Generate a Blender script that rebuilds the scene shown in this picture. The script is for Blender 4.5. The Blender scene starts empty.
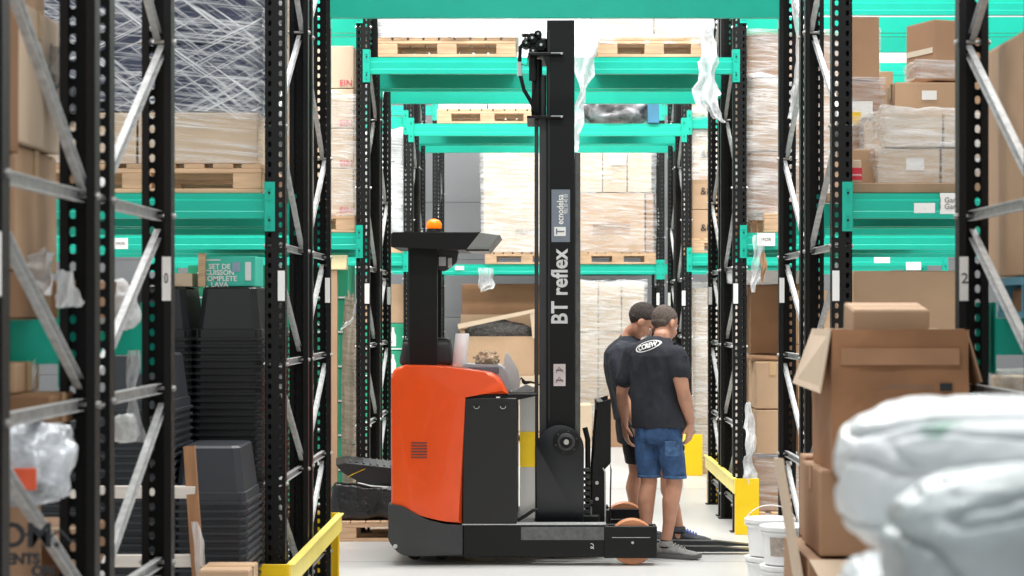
import bpy, bmesh, math, random
from mathutils import Vector, Matrix, noise
random.seed(7)
SC = bpy.context.scene
COL = SC.collection
F, VX, VY, CH = 2006.0, 537.0, 311.0, 1.65      # focal length in pixels, vanishing point, camera height
def X(px, d): return (px - VX) * d / F
def Z(py, d): return CH + (VY - py) * d / F
def W(px, py, d): return Vector((X(px, d), d, Z(py, d)))

# ---------------------------------------------------------------- materials
def lin(c):
    return tuple((v / 255 / 12.92) if v / 255 <= 0.04045 else ((v / 255 + 0.055) / 1.055) ** 2.4 for v in c)
MATS = {}
def mat(name, rgb, rough=0.6, metal=0.0, var=0.06, scale=6.0, bump=0.0, bscale=40.0, emit=None, estr=0, stretch=(1, 1, 1), spec=0.5, coat=0.0):
    if name in MATS: return MATS[name]
    m = bpy.data.materials.new(name); m.use_nodes = True
    nt = m.node_tree; b = nt.nodes['Principled BSDF']; L = nt.links.new
    c = lin(rgb)
    b.inputs['Roughness'].default_value = rough; b.inputs['Metallic'].default_value = metal
    b.inputs['Specular IOR Level'].default_value = spec
    b.inputs['Coat Weight'].default_value = coat
    tc = nt.nodes.new('ShaderNodeTexCoord'); mp = nt.nodes.new('ShaderNodeMapping')
    mp.inputs['Scale'].default_value = stretch; L(tc.outputs['Object'], mp.inputs['Vector'])
    n = nt.nodes.new('ShaderNodeTexNoise'); n.inputs['Scale'].default_value = scale; n.inputs['Detail'].default_value = 3
    L(mp.outputs['Vector'], n.inputs['Vector'])
    r = nt.nodes.new('ShaderNodeValToRGB'); r.color_ramp.elements[0].position = 0.3; r.color_ramp.elements[1].position = 0.7
    r.color_ramp.elements[0].color = tuple(max(0, v * (1 - var * 2)) for v in c) + (1,)
    r.color_ramp.elements[1].color = tuple(min(1, v * (1 + var * 2)) for v in c) + (1,)
    L(n.outputs['Fac'], r.inputs['Fac']); L(r.outputs['Color'], b.inputs['Base Color'])
    if bump > 0:
        n2 = nt.nodes.new('ShaderNodeTexNoise'); n2.inputs['Scale'].default_value = bscale; n2.inputs['Detail'].default_value = 4
        L(mp.outputs['Vector'], n2.inputs['Vector'])
        bp = nt.nodes.new('ShaderNodeBump'); bp.inputs['Strength'].default_value = bump; bp.inputs['Distance'].default_value = 0.02
        L(n2.outputs['Fac'], bp.inputs['Height']); L(bp.outputs['Normal'], b.inputs['Normal'])
    if emit:
        b.inputs['Emission Color'].default_value = lin(emit) + (1,); b.inputs['Emission Strength'].default_value = estr
    MATS[name] = m
    return m
def film_mat(name, lo, hi, rgb=(235, 238, 240), stretch=(1.5, 1.5, 16), rot=(0, 0.05, 0), scale=2.5, rough=0.25):
    """stretch film: clear plastic whose wrinkles and overlaps run in streaks"""
    if name in MATS: return MATS[name]
    m = bpy.data.materials.new(name); m.use_nodes = True
    nt = m.node_tree; b = nt.nodes['Principled BSDF']; L = nt.links.new; out = nt.nodes['Material Output']
    b.inputs['Base Color'].default_value = lin(rgb) + (1,); b.inputs['Roughness'].default_value = rough
    b.inputs['Specular IOR Level'].default_value = 0.8
    tc = nt.nodes.new('ShaderNodeTexCoord'); mp = nt.nodes.new('ShaderNodeMapping')
    mp.vector_type = 'TEXTURE'; mp.inputs['Scale'].default_value = tuple(1 / q for q in stretch); mp.inputs['Rotation'].default_value = rot
    L(tc.outputs['Object'], mp.inputs['Vector'])
    n = nt.nodes.new('ShaderNodeTexNoise'); n.inputs['Scale'].default_value = scale; n.inputs['Detail'].default_value = 5; n.inputs['Roughness'].default_value = 0.65
    n.inputs['Distortion'].default_value = 0.8
    L(mp.outputs['Vector'], n.inputs['Vector'])
    mr = nt.nodes.new('ShaderNodeMapRange'); mr.inputs['From Min'].default_value = 0.36; mr.inputs['From Max'].default_value = 0.68
    mr.inputs['To Min'].default_value = lo; mr.inputs['To Max'].default_value = hi
    L(n.outputs['Fac'], mr.inputs['Value'])
    t = nt.nodes.new('ShaderNodeBsdfTransparent'); mx = nt.nodes.new('ShaderNodeMixShader')
    L(mr.outputs['Result'], mx.inputs['Fac']); L(t.outputs['BSDF'], mx.inputs[1]); L(b.outputs['BSDF'], mx.inputs[2])
    L(mx.outputs['Shader'], out.inputs['Surface'])
    bp = nt.nodes.new('ShaderNodeBump'); bp.inputs['Strength'].default_value = 0.6; bp.inputs['Distance'].default_value = 0.02
    L(n.outputs['Fac'], bp.inputs['Height']); L(bp.outputs['Normal'], b.inputs['Normal'])
    MATS[name] = m
    return m
BLACK = mat('black_powder_coat', (15, 16, 17), 0.5, var=0.03, spec=0.3)
TEAL = mat('teal_enamel', (14, 178, 154), 0.38, var=0.02)
GALV = mat('galvanised_steel', (186, 188, 188), 0.42, metal=0.3, var=0.1, scale=30)
BOLT = mat('zinc_bolt', (190, 190, 188), 0.35, metal=0.8)
PAPER = mat('white_label_paper', (238, 238, 236), 0.6, var=0.01)
INK = mat('dark_ink', (40, 42, 46), 0.7, var=0)
GINK = mat('grey_ink', (120, 112, 104), 0.8, var=0)
CARD = mat('kraft_cardboard', (188, 156, 125), 0.8, var=0.04, scale=3)
CARDD = mat('brown_cardboard', (146, 110, 80), 0.8, var=0.05, scale=3)
CARDL = mat('pale_cardboard', (208, 187, 162), 0.8, var=0.03, scale=3)
CARDM = mat('plain_cardboard', (168, 132, 102), 0.8, var=0.05, scale=3)
TAPE = mat('packing_tape', (198, 164, 124), 0.3, var=0.02)
CTAPE = mat('clear_tape', (226, 214, 196), 0.25, var=0.02)
WOOD = mat('pallet_wood', (204, 170, 136), 0.75, var=0.12, scale=3, stretch=(1, 8, 8))
WOODD = mat('aged_wood', (150, 108, 74), 0.75, var=0.14, scale=3, stretch=(8, 8, 1))
WHITE = mat('white_plastic', (240, 241, 242), 0.4, var=0.01)
YELLOW = mat('safety_yellow', (246, 206, 10), 0.45, var=0.02)
CRATE = mat('black_crate_plastic', (29, 31, 34), 0.42, var=0.04)
CRATEG = mat('charcoal_crate_plastic', (44, 48, 54), 0.45, var=0.04)
GREENP = mat('green_print', (40, 160, 120), 0.6, var=0.03)
TEALP = mat('turquoise_print', (70, 205, 180), 0.6, var=0.03)
WRAP = film_mat('stretch_film', 0.04, 0.52)
WRAPX = film_mat('stretch_film_dense', 0.12, 0.68, scale=2.0)
WRAPM = film_mat('stretch_film_milky', 0.45, 0.95, scale=2.0)
WRAPD = film_mat('stretch_film_diagonal', -0.35, 0.75, stretch=(1.0, 1.0, 34), rot=(0, 0.10, 0), scale=1.6)
WRAPE = film_mat('stretch_film_crossing', -0.8, 0.95, stretch=(0.9, 0.9, 26), rot=(0, 0.62, 0), scale=1.5)
WRAPF = film_mat('stretch_film_counter', -0.9, 0.9, stretch=(0.9, 0.9, 26), rot=(0, -0.45, 0), scale=1.6)
FILM = film_mat('loose_plastic_film', 0.3, 0.8, stretch=(9, 9, 1.6), rot=(0, 0, 0), scale=2.2)
FILMW = film_mat('white_plastic_film', 0.6, 1.0, stretch=(5, 5, 5), rot=(0, 0, 0), scale=2.5)
SILVER = mat('crumpled_silver_film', (196, 202, 208), 0.28, metal=0.15, var=0.2, scale=9, bump=1.0, bscale=14)

# ---------------------------------------------------------------- mesh helpers
def BM(): return bmesh.new()
def add_box(bm, x0, x1, y0, y1, z0, z1, bevel=0.0, mtx=None, seg=1):
    vs = [bm.verts.new((x, y, z)) for x in (x0, x1) for y in (y0, y1) for z in (z0, z1)]
    f = [(0, 1, 3, 2), (4, 6, 7, 5), (0, 4, 5, 1), (2, 3, 7, 6), (0, 2, 6, 4), (1, 5, 7, 3)]
    fs = [bm.faces.new([vs[i] for i in q]) for q in f]
    if bevel > 0:
        es = list({e for q in fs for e in q.edges})
        r = bmesh.ops.bevel(bm, geom=es, offset=bevel, segments=seg, profile=0.6, affect='EDGES')
        vs = list({v for v in r['verts']} | {v for v in vs if v.is_valid})
    if mtx is not None:
        bmesh.ops.transform(bm, matrix=mtx, verts=vs)
    return vs
def add_bar(bm, a, b, w, h, up=(0, 0, 1)):
    """square bar from a to b: w wide sideways, h along up"""
    a, b = Vector(a), Vector(b); t = (b - a); L = t.length; t.normalize()
    s = t.cross(Vector(up)).normalized(); u = s.cross(t)
    m = Matrix((( t.x, s.x, u.x, a.x), (t.y, s.y, u.y, a.y), (t.z, s.z, u.z, a.z), (0, 0, 0, 1)))
    return add_box(bm, 0, L, -w / 2, w / 2, -h / 2, h / 2, mtx=m)
def add_ring_loft(bm, rings, cap=True):
    """rings: lists of equal-length Vector loops"""
    R = [[bm.verts.new(p) for p in r] for r in rings]
    n = len(R[0])
    for a, b in zip(R[:-1], R[1:]):
        for i in range(n):
            bm.faces.new((a[i], a[(i + 1) % n], b[(i + 1) % n], b[i]))
    if cap:
        bm.faces.new(list(reversed(R[0]))); bm.faces.new(R[-1])
    return R
def circle(c, r, axis, n=16, r2=None, ref=None):
    c = Vector(c); axis = Vector(axis).normalized()
    ref = Vector(ref) if ref else (Vector((0, 0, 1)) if abs(axis.z) < 0.9 else Vector((1, 0, 0)))
    u = axis.cross(ref).normalized(); v = axis.cross(u); r2 = r if r2 is None else r2
    return [c + u * (r * math.cos(2 * math.pi * i / n)) + v * (r2 * math.sin(2 * math.pi * i / n)) for i in range(n)]
def add_cyl(bm, a, b, r, r2=None, n=20):
    a, b = Vector(a), Vector(b)
    add_ring_loft(bm, [circle(a, r, b - a, n), circle(b, r if r2 is None else r2, b - a, n)])
def add_tube(bm, pts, r, n=8):
    pts = [Vector(p) for p in pts]; rings = []
    ref = Vector((0.31, 0.17, 0.93))
    for i, p in enumerate(pts):
        t = (pts[min(i + 1, len(pts) - 1)] - pts[max(i - 1, 0)]).normalized()
        rings.append(circle(p, r[i] if isinstance(r, (list, tuple)) else r, t, n, ref=ref))
    add_ring_loft(bm, rings)
def add_lathe(bm, prof, c, n=28, axis='Z'):
    rings = []
    for r, h in prof:
        ring = []
        for i in range(n):
            a = 2 * math.pi * i / n
            if axis == 'Z': ring.append(Vector((c[0] + r * math.cos(a), c[1] + r * math.sin(a), c[2] + h)))
            else: ring.append(Vector((c[0] + r * math.cos(a), c[1] + h, c[2] + r * math.sin(a))))
        rings.append(ring)
    add_ring_loft(bm, rings)
def add_prism(bm, poly, y0, y1, bevel=0.0, seg=2):
    """outline poly of (x, z) pushed from y0 to y1"""
    a = [bm.verts.new((x, y0, z)) for x, z in poly]; b = [bm.verts.new((x, y1, z)) for x, z in poly]
    n = len(poly); fs = [bm.faces.new(a), bm.faces.new(list(reversed(b)))]
    for i in range(n): fs.append(bm.faces.new((a[(i + 1) % n], a[i], b[i], b[(i + 1) % n])))
    if bevel > 0:
        es = list(set(fs[0].edges) | set(fs[1].edges))
        bmesh.ops.bevel(bm, geom=es, offset=bevel, segments=seg, profile=0.5, affect='EDGES')
def obj(name, bm, m, parent=None, smooth=False, loc=None):
    bmesh.ops.recalc_face_normals(bm, faces=bm.faces[:])
    me = bpy.data.meshes.new(name); bm.to_mesh(me); bm.free()
    for mm in (m if isinstance(m, (list, tuple)) else [m]): me.materials.append(mm)
    if smooth:
        me.polygons.foreach_set('use_smooth', [True] * len(me.polygons))
        if smooth == 'auto':
            try: me.set_sharp_from_angle(angle=math.radians(38))
            except Exception: pass
    o = bpy.data.objects.new(name, me); COL.objects.link(o)
    if parent: o.parent = parent
    if loc: o.location = loc
    return o
def tag(o, label=None, cat=None, group=None, kind=None):
    if label: o['label'] = label
    if cat: o['category'] = cat
    if group: o['group'] = group
    if kind: o['kind'] = kind
    return o
def thing(name, label, cat, loc=(0, 0, 0), group=None):
    o = bpy.data.objects.new(name, None); COL.objects.link(o); o.location = loc; o.empty_display_size = 0.1
    return tag(o, label, cat, group)
def dup(o, loc=None, label=None, rotz=None, name=None):
    r = o.copy(); COL.objects.link(r)
    if loc is not None: r.location = loc
    if label: r['label'] = label
    if rotz is not None: r.rotation_euler = (0, 0, rotz)
    for ch in list(o.children):
        c = ch.copy(); COL.objects.link(c); c.parent = r
        for g in list(ch.children):
            d = g.copy(); COL.objects.link(d); d.parent = c
    return r
def recenter(o):
    """moves a mesh's origin to the bottom centre of its bounds (children keep their place)"""
    me = o.data; xs = [v.co.x for v in me.vertices]; ys = [v.co.y for v in me.vertices]; zs = [v.co.z for v in me.vertices]
    c = Vector(((min(xs) + max(xs)) / 2, (min(ys) + max(ys)) / 2, min(zs)))
    me.transform(Matrix.Translation(-c)); o.location = o.location + c
    for ch in o.children:
        ch.data.transform(Matrix.Translation(-c))
    return o
TEXTC = {}
def text(name, s, size, m, mtx, parent=None, extrude=0.0012, align='CENTER', bold=0.0, sx=1.0, shear=0.0):
    cu = bpy.data.curves.new('t', 'FONT'); cu.body = s; cu.size = size; cu.extrude = extrude; cu.align_x = align; cu.align_y = 'CENTER'
    cu.offset = bold; cu.shear = shear; cu.resolution_u = 3; cu.space_line = 0.85
    o = bpy.data.objects.new('t', cu); COL.objects.link(o)
    dg = bpy.context.evaluated_depsgraph_get(); me = bpy.data.meshes.new_from_object(o.evaluated_get(dg))
    bpy.data.objects.remove(o); bpy.data.curves.remove(cu)
    me.transform(mtx @ Matrix.Diagonal((sx, 1, 1, 1)))
    me.materials.clear(); me.materials.append(m); me.name = name
    o = bpy.data.objects.new(name, me); COL.objects.link(o)
    if parent: o.parent = parent
    return o
def front(x, y, z, rot=0.0):
    """text frame facing the aisle (-Y), turned by rot in its plane"""
    return Matrix.Translation((x, y, z)) @ Matrix(((1, 0, 0, 0), (0, 0, -1, 0), (0, 1, 0, 0), (0, 0, 0, 1))) @ Matrix.Rotation(rot, 4, 'Z')
def crumple(bm, amp, freq, seed=0, verts=None):
    for v in (verts or bm.verts):
        p = v.co * freq + Vector((seed * 3.1, seed * 1.7, seed))
        v.co += Vector((noise.noise(p), noise.noise(p + Vector((9, 3, 1))), noise.noise(p + Vector((4, 8, 7))))) * amp

# ---------------------------------------------------------------- setting
bm = BM(); add_box(bm, -14, 14, 0.0, 27.3, -0.2, 0.0)
fl = mat('polished_concrete', (196, 196, 194), 0.32, var=0.03, scale=1.2, bump=0.03, bscale=60, spec=0.45)
nt = fl.node_tree; b = nt.nodes['Principled BSDF']
tag(obj('floor', bm, fl), 'pale grey polished concrete warehouse floor', kind='structure')
WALLM = mat('grey_cladding', (118, 120, 122), 0.5, var=0.03, scale=1)
bm = BM()
for i in range(6):
    add_box(bm, -14, 14, 27.2, 27.3, i * 0.78, 0.78 + i * 0.78, bevel=0.008)
tag(obj('wall_back', bm, WALLM), 'grey horizontal metal cladding of the back wall', kind='structure')
bm = BM(); add_box(bm, -14, 14, 27.22, 27.3, 4.72, 8.5)
tag(obj('trim_1', bm, mat('white_upper_wall', (240, 241, 242), 0.7, var=0.01)), 'white upper part of the back wall', kind='structure')
bm = BM(); add_box(bm, -14, 14, 27.12, 27.2, 0, 0.12, bevel=0.01)
tag(obj('baseboard_back', bm, mat('grey_skirting', (140, 140, 140), 0.6)), 'low grey kerb along the back wall', kind='structure')
for k, yy in enumerate((8.2, 13.2, 18.6)):
    bm = BM(); add_box(bm, -14, 14, yy, yy + 0.006, -0.001, 0.0008)
    tag(obj('trim_%d' % (k + 2), bm, mat('floor_joint', (150, 150, 148), 0.7)), 'thin joint line in the concrete floor', kind='structure')

# ---------------------------------------------------------------- pallet racking
PW, PD, PITCH, PH = 0.100, 0.070, 0.05, 6.0
XL, XR = -1.298, 1.512
ROWS = {'N': 4.68, 'A': 9.94, 'B': 14.95, 'C': 20.25, 'D': 25.05}
ROWNAME = {'N': 'nearest', 'A': 'second', 'B': 'third', 'C': 'fourth', 'D': 'farthest'}
def post_bm(web_front=True):
    """upright of bent sheet: a web with two columns of keyholes, two flanges, two lips"""
    bm = BM(); n = int(PH / PITCH); s = 1 if web_front else -1
    hole = [(-0.5, -0.35), (0, -0.5), (0.5, -0.35), (0.62, 0.12), (0.45, 0.42), (0, 0.55), (-0.45, 0.42), (-0.62, 0.12)]
    outer = [(-1, -1), (0, -1), (1, -1), (1, 0), (1, 1), (0, 1), (-1, 1), (-1, 0)]
    T = 0.004
    grid = {}
    def V(x, y, z):
        k = (round(x, 5), round(y, 5), round(z, 5))
        if k not in grid: grid[k] = bm.verts.new(k)
        return grid[k]
    for i in range(n):
        zc = (i + 0.5) * PITCH
        for cx in (-0.025, 0.025):
            O = [V(cx + a * 0.025, 0, zc + b * PITCH / 2) for a, b in outer]
            sg = 1 if cx > 0 else -1
            I = [V(cx + sg * 0.002 + a * 0.0155, 0, zc - b * 0.026) for a, b in hole]
            I = [V(cx + sg * 0.002 + a * 0.0155, 0, zc + b * 0.028) for a, b in hole]
            J = [V(cx + sg * 0.002 + a * 0.0155, s * T, zc + b * 0.028) for a, b in hole]
            for k in range(8):
                bm.faces.new((O[k], O[(k + 1) % 8], I[(k + 1) % 8], I[k]))
                bm.faces.new((I[k], I[(k + 1) % 8], J[(k + 1) % 8], J[k]))
    bmesh.ops.delete(bm, geom=[v for v in bm.verts if not v.link_faces], context='VERTS')
    for sx in (-1, 1):
        x = sx * PW / 2
        add_box(bm, min(x, x - sx * 0.003), max(x, x - sx * 0.003), min(0, s * PD), max(0, s * PD), 0, PH)
        lx = (x, x - sx * 0.024)
        add_box(bm, min(lx), max(lx), min(s * PD, s * (PD - 0.003)), max(s * PD, s * (PD - 0.003)), 0, PH)
    add_box(bm, -PW / 2 - 0.02, PW / 2 + 0.02, min(-0.02 * s, s * (PD + .02)), max(-0.02 * s, s * (PD + .02)), 0, 0.006)
    for v in bm.verts: v.co.z += 0.001
    return bm
POSTF = obj('post', post_bm(True), BLACK); POSTB = obj('post', post_bm(False), BLACK)
FD = 1.05                      # depth of one frame
def brace_bm(a, b):
    bm = BM(); a, b = Vector(a), Vector(b)
    add_bar(bm, a, b, 0.004, 0.032)
    for k in (-1, 1):
        d = (b - a).normalized(); up = Vector((0, -d.z, d.y)) * (0.016 * k)
        add_bar(bm, a + up - Vector((0.010, 0, 0)), b + up - Vector((0.010, 0, 0)), 0.022, 0.003)
    return bm
LV = [0.20, 0.79, 1.385, 1.975, 2.57, 3.17, 3.77, 4.37, 4.97, 5.57]
BR = {}
def brace_objs(kind, mirror):
    """braces of one frame as data: kind 0 = front frame, 1 = rear frame"""
    key = (kind, mirror)
    if key in BR: return BR[key]
    out = []; y0, y1 = PD * 0.6, FD - PD * 0.6; mx = -1 if mirror else 1
    def mk(a, b, x):
        bm = brace_bm((x, *a), (x, *b))
        if mirror:
            for v in bm.verts: v.co.x *= -1
        me = bpy.data.meshes.new('brace'); bmesh.ops.recalc_face_normals(bm, faces=bm.faces[:]); bm.to_mesh(me); bm.free(); me.materials.append(GALV); out.append(me)
    for i, z in enumerate(LV):
        if z < 2.0: mk((y0, z), (y1, z), 0.004)
        if i + 1 < len(LV):
            hi = z >= 2.5 and round((z - 2.57) / 0.6) % 2 == 0
            down = (kind == 0) != hi
            e = 0.06 if z < 1.9 else 0.02
            a, b = (z + 0.59 - e, z + e) if down else (z + e, z + 0.59 - e)
            mk((y0, a), (y1, b), -0.004 if i % 2 else 0.010)
    BR[key] = out
    return out
BOLTME = None
def bolt_mesh():
    global BOLTME
    if BOLTME is None:
        bm = BM(); add_cyl(bm, (-0.062, 0, 0), (0.062, 0, 0), 0.007, n=8); add_cyl(bm, (-0.058, 0, 0), (-0.05, 0, 0), 0.012, n=6); add_cyl(bm, (0.05, 0, 0), (0.058, 0, 0), 0.012, n=6)
        BOLTME = bpy.data.meshes.new('bolt'); bm.to_mesh(BOLTME); bm.free(); BOLTME.materials.append(BOLT)
    return BOLTME
def tag_mesh(side, webfront, digit=None):
    bm = BM(); x0 = 0.018 * -side; x = (side * -0.001)
    a, b = (-side * 0.020, -side * 0.050) if not webfront else (-side * 0.014, -side * 0.049)
    y = -0.0025 if webfront else -PD - 0.0025
    add_box(bm, min(a, b), max(a, b), y - 0.001, y + 0.0005, -0.075, 0.075)
    return bm
TAGS = {}
def frame(row, which, x, zt=None, where=''):
    """one upright frame: two posts, its braces, bolts and number tag"""
    y = ROWS[row] + (0 if which == 0 else FD + 0.13)
    side = 1 if x > 0 else -1                # +1: right of the gangway
    t = thing('rack_upright_frame', 'black slotted upright, %s half of %s rack row, %s of the gangway' % ('front' if which == 0 else 'rear', ROWNAME[row], where), 'rack frame', (x, y, 0), 'upright frames of the pallet racking')
    for src, yy in ((POSTF, 0), (POSTB, FD)):
        p = src.copy(); COL.objects.link(p); p.parent = t; p.location = (0, yy, 0); p.name = 'post'
        if (which == 0 and yy == 0) or (which == 1 and yy > 0):
            if zt:
                g = obj('number_tag', tag_mesh(side, src is POSTF), PAPER, p, loc=(0, 0, zt)); g['label'] = 'white number tag'
                if row == 'N' and side > 0: text('number', '2', 0.05, INK, front(-0.032, -PD - 0.0042, zt), p)
                if row == 'N' and side < 0: text('number', '0', 0.05, INK, front(0.034, -PD - 0.0042, zt), p, sx=0.6)
    for me in brace_objs(which, side < 0):
        o = bpy.data.objects.new('brace', me); COL.objects.link(o); o.parent = t
    for z in LV:
        for yy in (PD * 0.6, FD - PD * 0.6):
            if z > 2.0 and (yy < .5) != ((which == 0) == (round((z - 2.57) / .6) % 2 == 0)): continue
            o = bpy.data.objects.new('bolt', bolt_mesh()); COL.objects.link(o); o.parent = t; o.location = (0, yy, z)
    return t
for row, zt in (('N', 1.76), ('A', 1.775), ('B', 1.78), ('C', 1.78), ('D', 1.80)):
    for which in (0, 1):
        if row == 'D' and which == 1: continue
        if row == 'D':
            frame(row, 0, X(436.5, 25.05), zt, 'left'); frame(row, 0, X(660.5, 25.05), zt, 'right')
        else:
            frame(row, which, XL, zt, 'left'); frame(row, which, XR - (.022 if row == 'N' else 0), zt, 'right')
bpy.data.objects.remove(POSTF); bpy.data.objects.remove(POSTB)

BEAMS = {}
def beam(row, line, bay, ztop, xa, xb, level):
    """line 0..3: front and rear beam of the front frame, then of the rear frame; the plates hook on the post faces"""
    y = ROWS[row] + (0, FD, FD + 0.13, 2 * FD + 0.13)[line]
    s = -1 if line in (0, 2) else 1             # side of the post the beam sits on
    L = xb - xa; key = (round(L, 3), s)
    txt = 'teal beam, %s, %s row, %s, %s' % (('front of front half', 'rear of front half', 'front of rear half', 'back of rear half')[line], ROWNAME[row], bay, level)
    if key not in BEAMS:
        t = thing('rack_beam', txt, 'rack beam', (xa, y, ztop), 'teal beams of the pallet racking')
        bm = BM(); c = -s * 0.045
        prof = [(c - 0.022, 0), (c + 0.022, 0), (c + 0.022, -0.125), (c - 0.022, -0.125)]
        # stepped box section, seen from the end (y, z)
        fy = c + s * 0.022; by = c - s * 0.022
        prof = [(by, 0.0), (fy - s * 0.016, 0.0), (fy - s * 0.016, -0.03), (fy, -0.036), (fy, -0.088), (fy + s * 0.004, -0.092), (fy + s * 0.004, -0.125), (by, -0.125)]
        R = [[Vector((xx, py, pz)) for py, pz in prof] for xx in (0.004, L - 0.004)]
        add_ring_loft(bm, R)
        for k in range(1, 5):           # cross ties under the pallets' front edge
            pass
        obj('beam_rail', bm, TEAL, t)
        for e, (xx, dx) in enumerate(((0.0, -1), (L, 1))):
            bm = BM()
            add_box(bm, min(xx, xx - dx * 0.004), max(xx, xx - dx * 0.004), min(0, -s * 0.07), max(0, -s * 0.07), -0.19, 0.055)
            add_box(bm, min(xx, xx + dx * 0.05), max(xx, xx + dx * 0.05), min(s * 0.002, s * 0.006), max(s * 0.002, s * 0.006), -0.19, 0.055)
            for zz in (-0.16, -0.11, -0.03, 0.025):
                add_box(bm, xx + dx * 0.012, xx + dx * 0.03, min(s * 0.006, s * 0.009), max(s * 0.006, s * 0.009), zz - 0.006, zz + 0.006) if dx > 0 else add_box(bm, xx - 0.03, xx - 0.012, min(s * 0.006, s * 0.009), max(s * 0.006, s * 0.009), zz - 0.006, zz + 0.006)
            cn = obj('beam_connector', bm, TEAL, t)
            bm = BM()
            for zz in (-0.135, 0.0):
                add_cyl(bm, (xx + dx * 0.022, s * 0.005, zz), (xx + dx * 0.022, s * 0.014, zz), 0.006, n=6)
            obj('lock_pin', bm, BLACK, cn)
        BEAMS[key] = t
        return t
    return dup(BEAMS[key], (xa, y, ztop), txt)
LBAY, TBAY, RBAY = (-3.85, XL - 0.05), (XL + 0.05, XR - 0.05), (XR + 0.05, 4.1)
def level(row, bay, name, z, lv, lines=(0, 1, 2, 3)):
    for l in lines: beam(row, l, name, z, bay[0], bay[1], lv)
level('N', LBAY, 'left bay', 1.625, 'lower level'); level('N', RBAY, 'right bay', 1.625, 'lower level', (1, 2, 3))
for r in 'ABC':
    level(r, LBAY, 'left bay', 2.235, 'lower level'); level(r, RBAY, 'right bay', 2.235, 'lower level')
level('A', TBAY, 'over the gangway', 3.545, 'upper level', (3,))
level('B', TBAY, 'over the gangway', 3.545, 'upper level'); level('C', TBAY, 'over the gangway', 3.545, 'upper level')
level('B', LBAY, 'left bay', 3.985, 'upper level', (0, 1, 2, 3)); level('B', RBAY, 'right bay', 3.985, 'upper level', (0, 1, 2, 3))
level('C', LBAY, 'left bay', 3.62, 'upper level', (0, 1)); level('C', RBAY, 'right bay', 3.62, 'upper level', (0, 1))
level('C', RBAY, 'right bay', 4.16, 'top level', (0, 1))
xd0, xd1 = X(436.5, 25.05) + .05, X(660.5, 25.05) - .05
beam('D', 0, 'middle bay', 2.235, xd0, xd1, 'lower level'); beam('D', 1, 'middle bay', 2.235, xd0, xd1, 'lower level')
beam('D', 0, 'right bay', 2.235, xd1 + .1, xd1 + 2.9, 'lower level'); beam('D', 0, 'left bay', 2.235, xd0 - 2.9, xd0 - .1, 'lower level')
beam('D', 0, 'middle bay', 4.22, xd0, xd1, 'upper level'); beam('D', 0, 'right bay', 4.22, xd1 + .1, xd1 + 2.9, 'upper level')
beam('D', 0, 'left bay', 4.22, xd0 - 2.9, xd0 - .1, 'upper level')
# paper tags stuck on beams
def beam_tag(px0, px1, py0, py1, d, label, ink=None, yy=None):
    y = (yy or d)
    bm = BM(); add_box(bm, X(px0, d), X(px1, d), y - 0.0015, y, Z(py1, d), Z(py0, d))
    o = tag(obj('paper_tag', bm, PAPER), label, 'label', 'paper tags on the rack beams')
    if ink:
        text('printed_text', ink, (Z(py0, d) - Z(py1, d)) * 0.36, GINK, front((X(px0, d) + X(px1, d)) / 2, y - 0.003, (Z(py0, d) + Z(py1, d)) / 2), o, extrude=0.0006)
    return o
beam_tag(914, 935, 203, 213, 9.96, 'small white paper tag on the teal beam under the wrapped cartons', '-')
beam_tag(940, 957, 193, 214, 9.96, 'white printed arrow tag at the beam beside the near right post', '1 Gam\n1 Gam')
beam_tag(113, 128, 238, 249, 14.97, 'small printed paper tag on the distant teal beam left of the near post', 'MOR')
beam_tag(874, 890, 256, 263, 20.27, 'small white tag on the far right teal beam, left of the two there')
beam_tag(906, 921, 262, 270, 20.27, 'small white tag on the far right teal beam, right of the two there')
beam_tag(455, 464, 266, 270, 25.06, 'tiny white tag on the farthest beam beside the forklift roof')

# yellow end guards
def guard(x, row, label):
    y0, y1 = ROWS[row] - 0.16, ROWS[row] + 2 * FD + 0.13 + 0.12
    t = thing('rack_end_guard', label, 'rack guard', (x, y0, 0), 'yellow rack end guards')
    s = 1 if x > 0 else -1
    for yy in (0, y1 - y0):
        bm = BM(); add_box(bm, -0.085, 0.085, yy - 0.004, yy + 0.004, 0.001, 0.415, bevel=0.002)
        add_box(bm, -s * 0.085 - 0.004, -s * 0.085 + 0.004, min(yy, yy + (0.06 if yy == 0 else -0.06)), max(yy, yy + (0.06 if yy == 0 else -0.06)), 0.001, 0.415)
        obj('end_plate', bm, YELLOW, t)
    for z in (0.36, ):
        bm = BM(); add_box(bm, -s * 0.085 - 0.018, -s * 0.085 + 0.018, 0.004, y1 - y0 - 0.004, z - 0.06, z + 0.05, bevel=0.004)
        add_box(bm, -s * 0.085 - 0.03 * (s > 0) , -s * 0.085 + 0.03 * (s < 0), 0.004, y1 - y0 - 0.004, z + 0.045, z + 0.053)
        obj('guard_rail', bm, mat('sheen_guard_yellow', (250, 232, 120), 0.4, var=0.02), t)  # the rail's reflecting sheen is put into a paler yellow
    return t
guard(XL, 'A', 'yellow steel end guard at the second rack row, left of the gangway')
guard(XR + .04, 'B', 'yellow steel end guard on the floor right of the fork tips')
guard(XR + .06, 'C', 'distant yellow end guard beside the hanging hand of the man in denim shorts')
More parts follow.
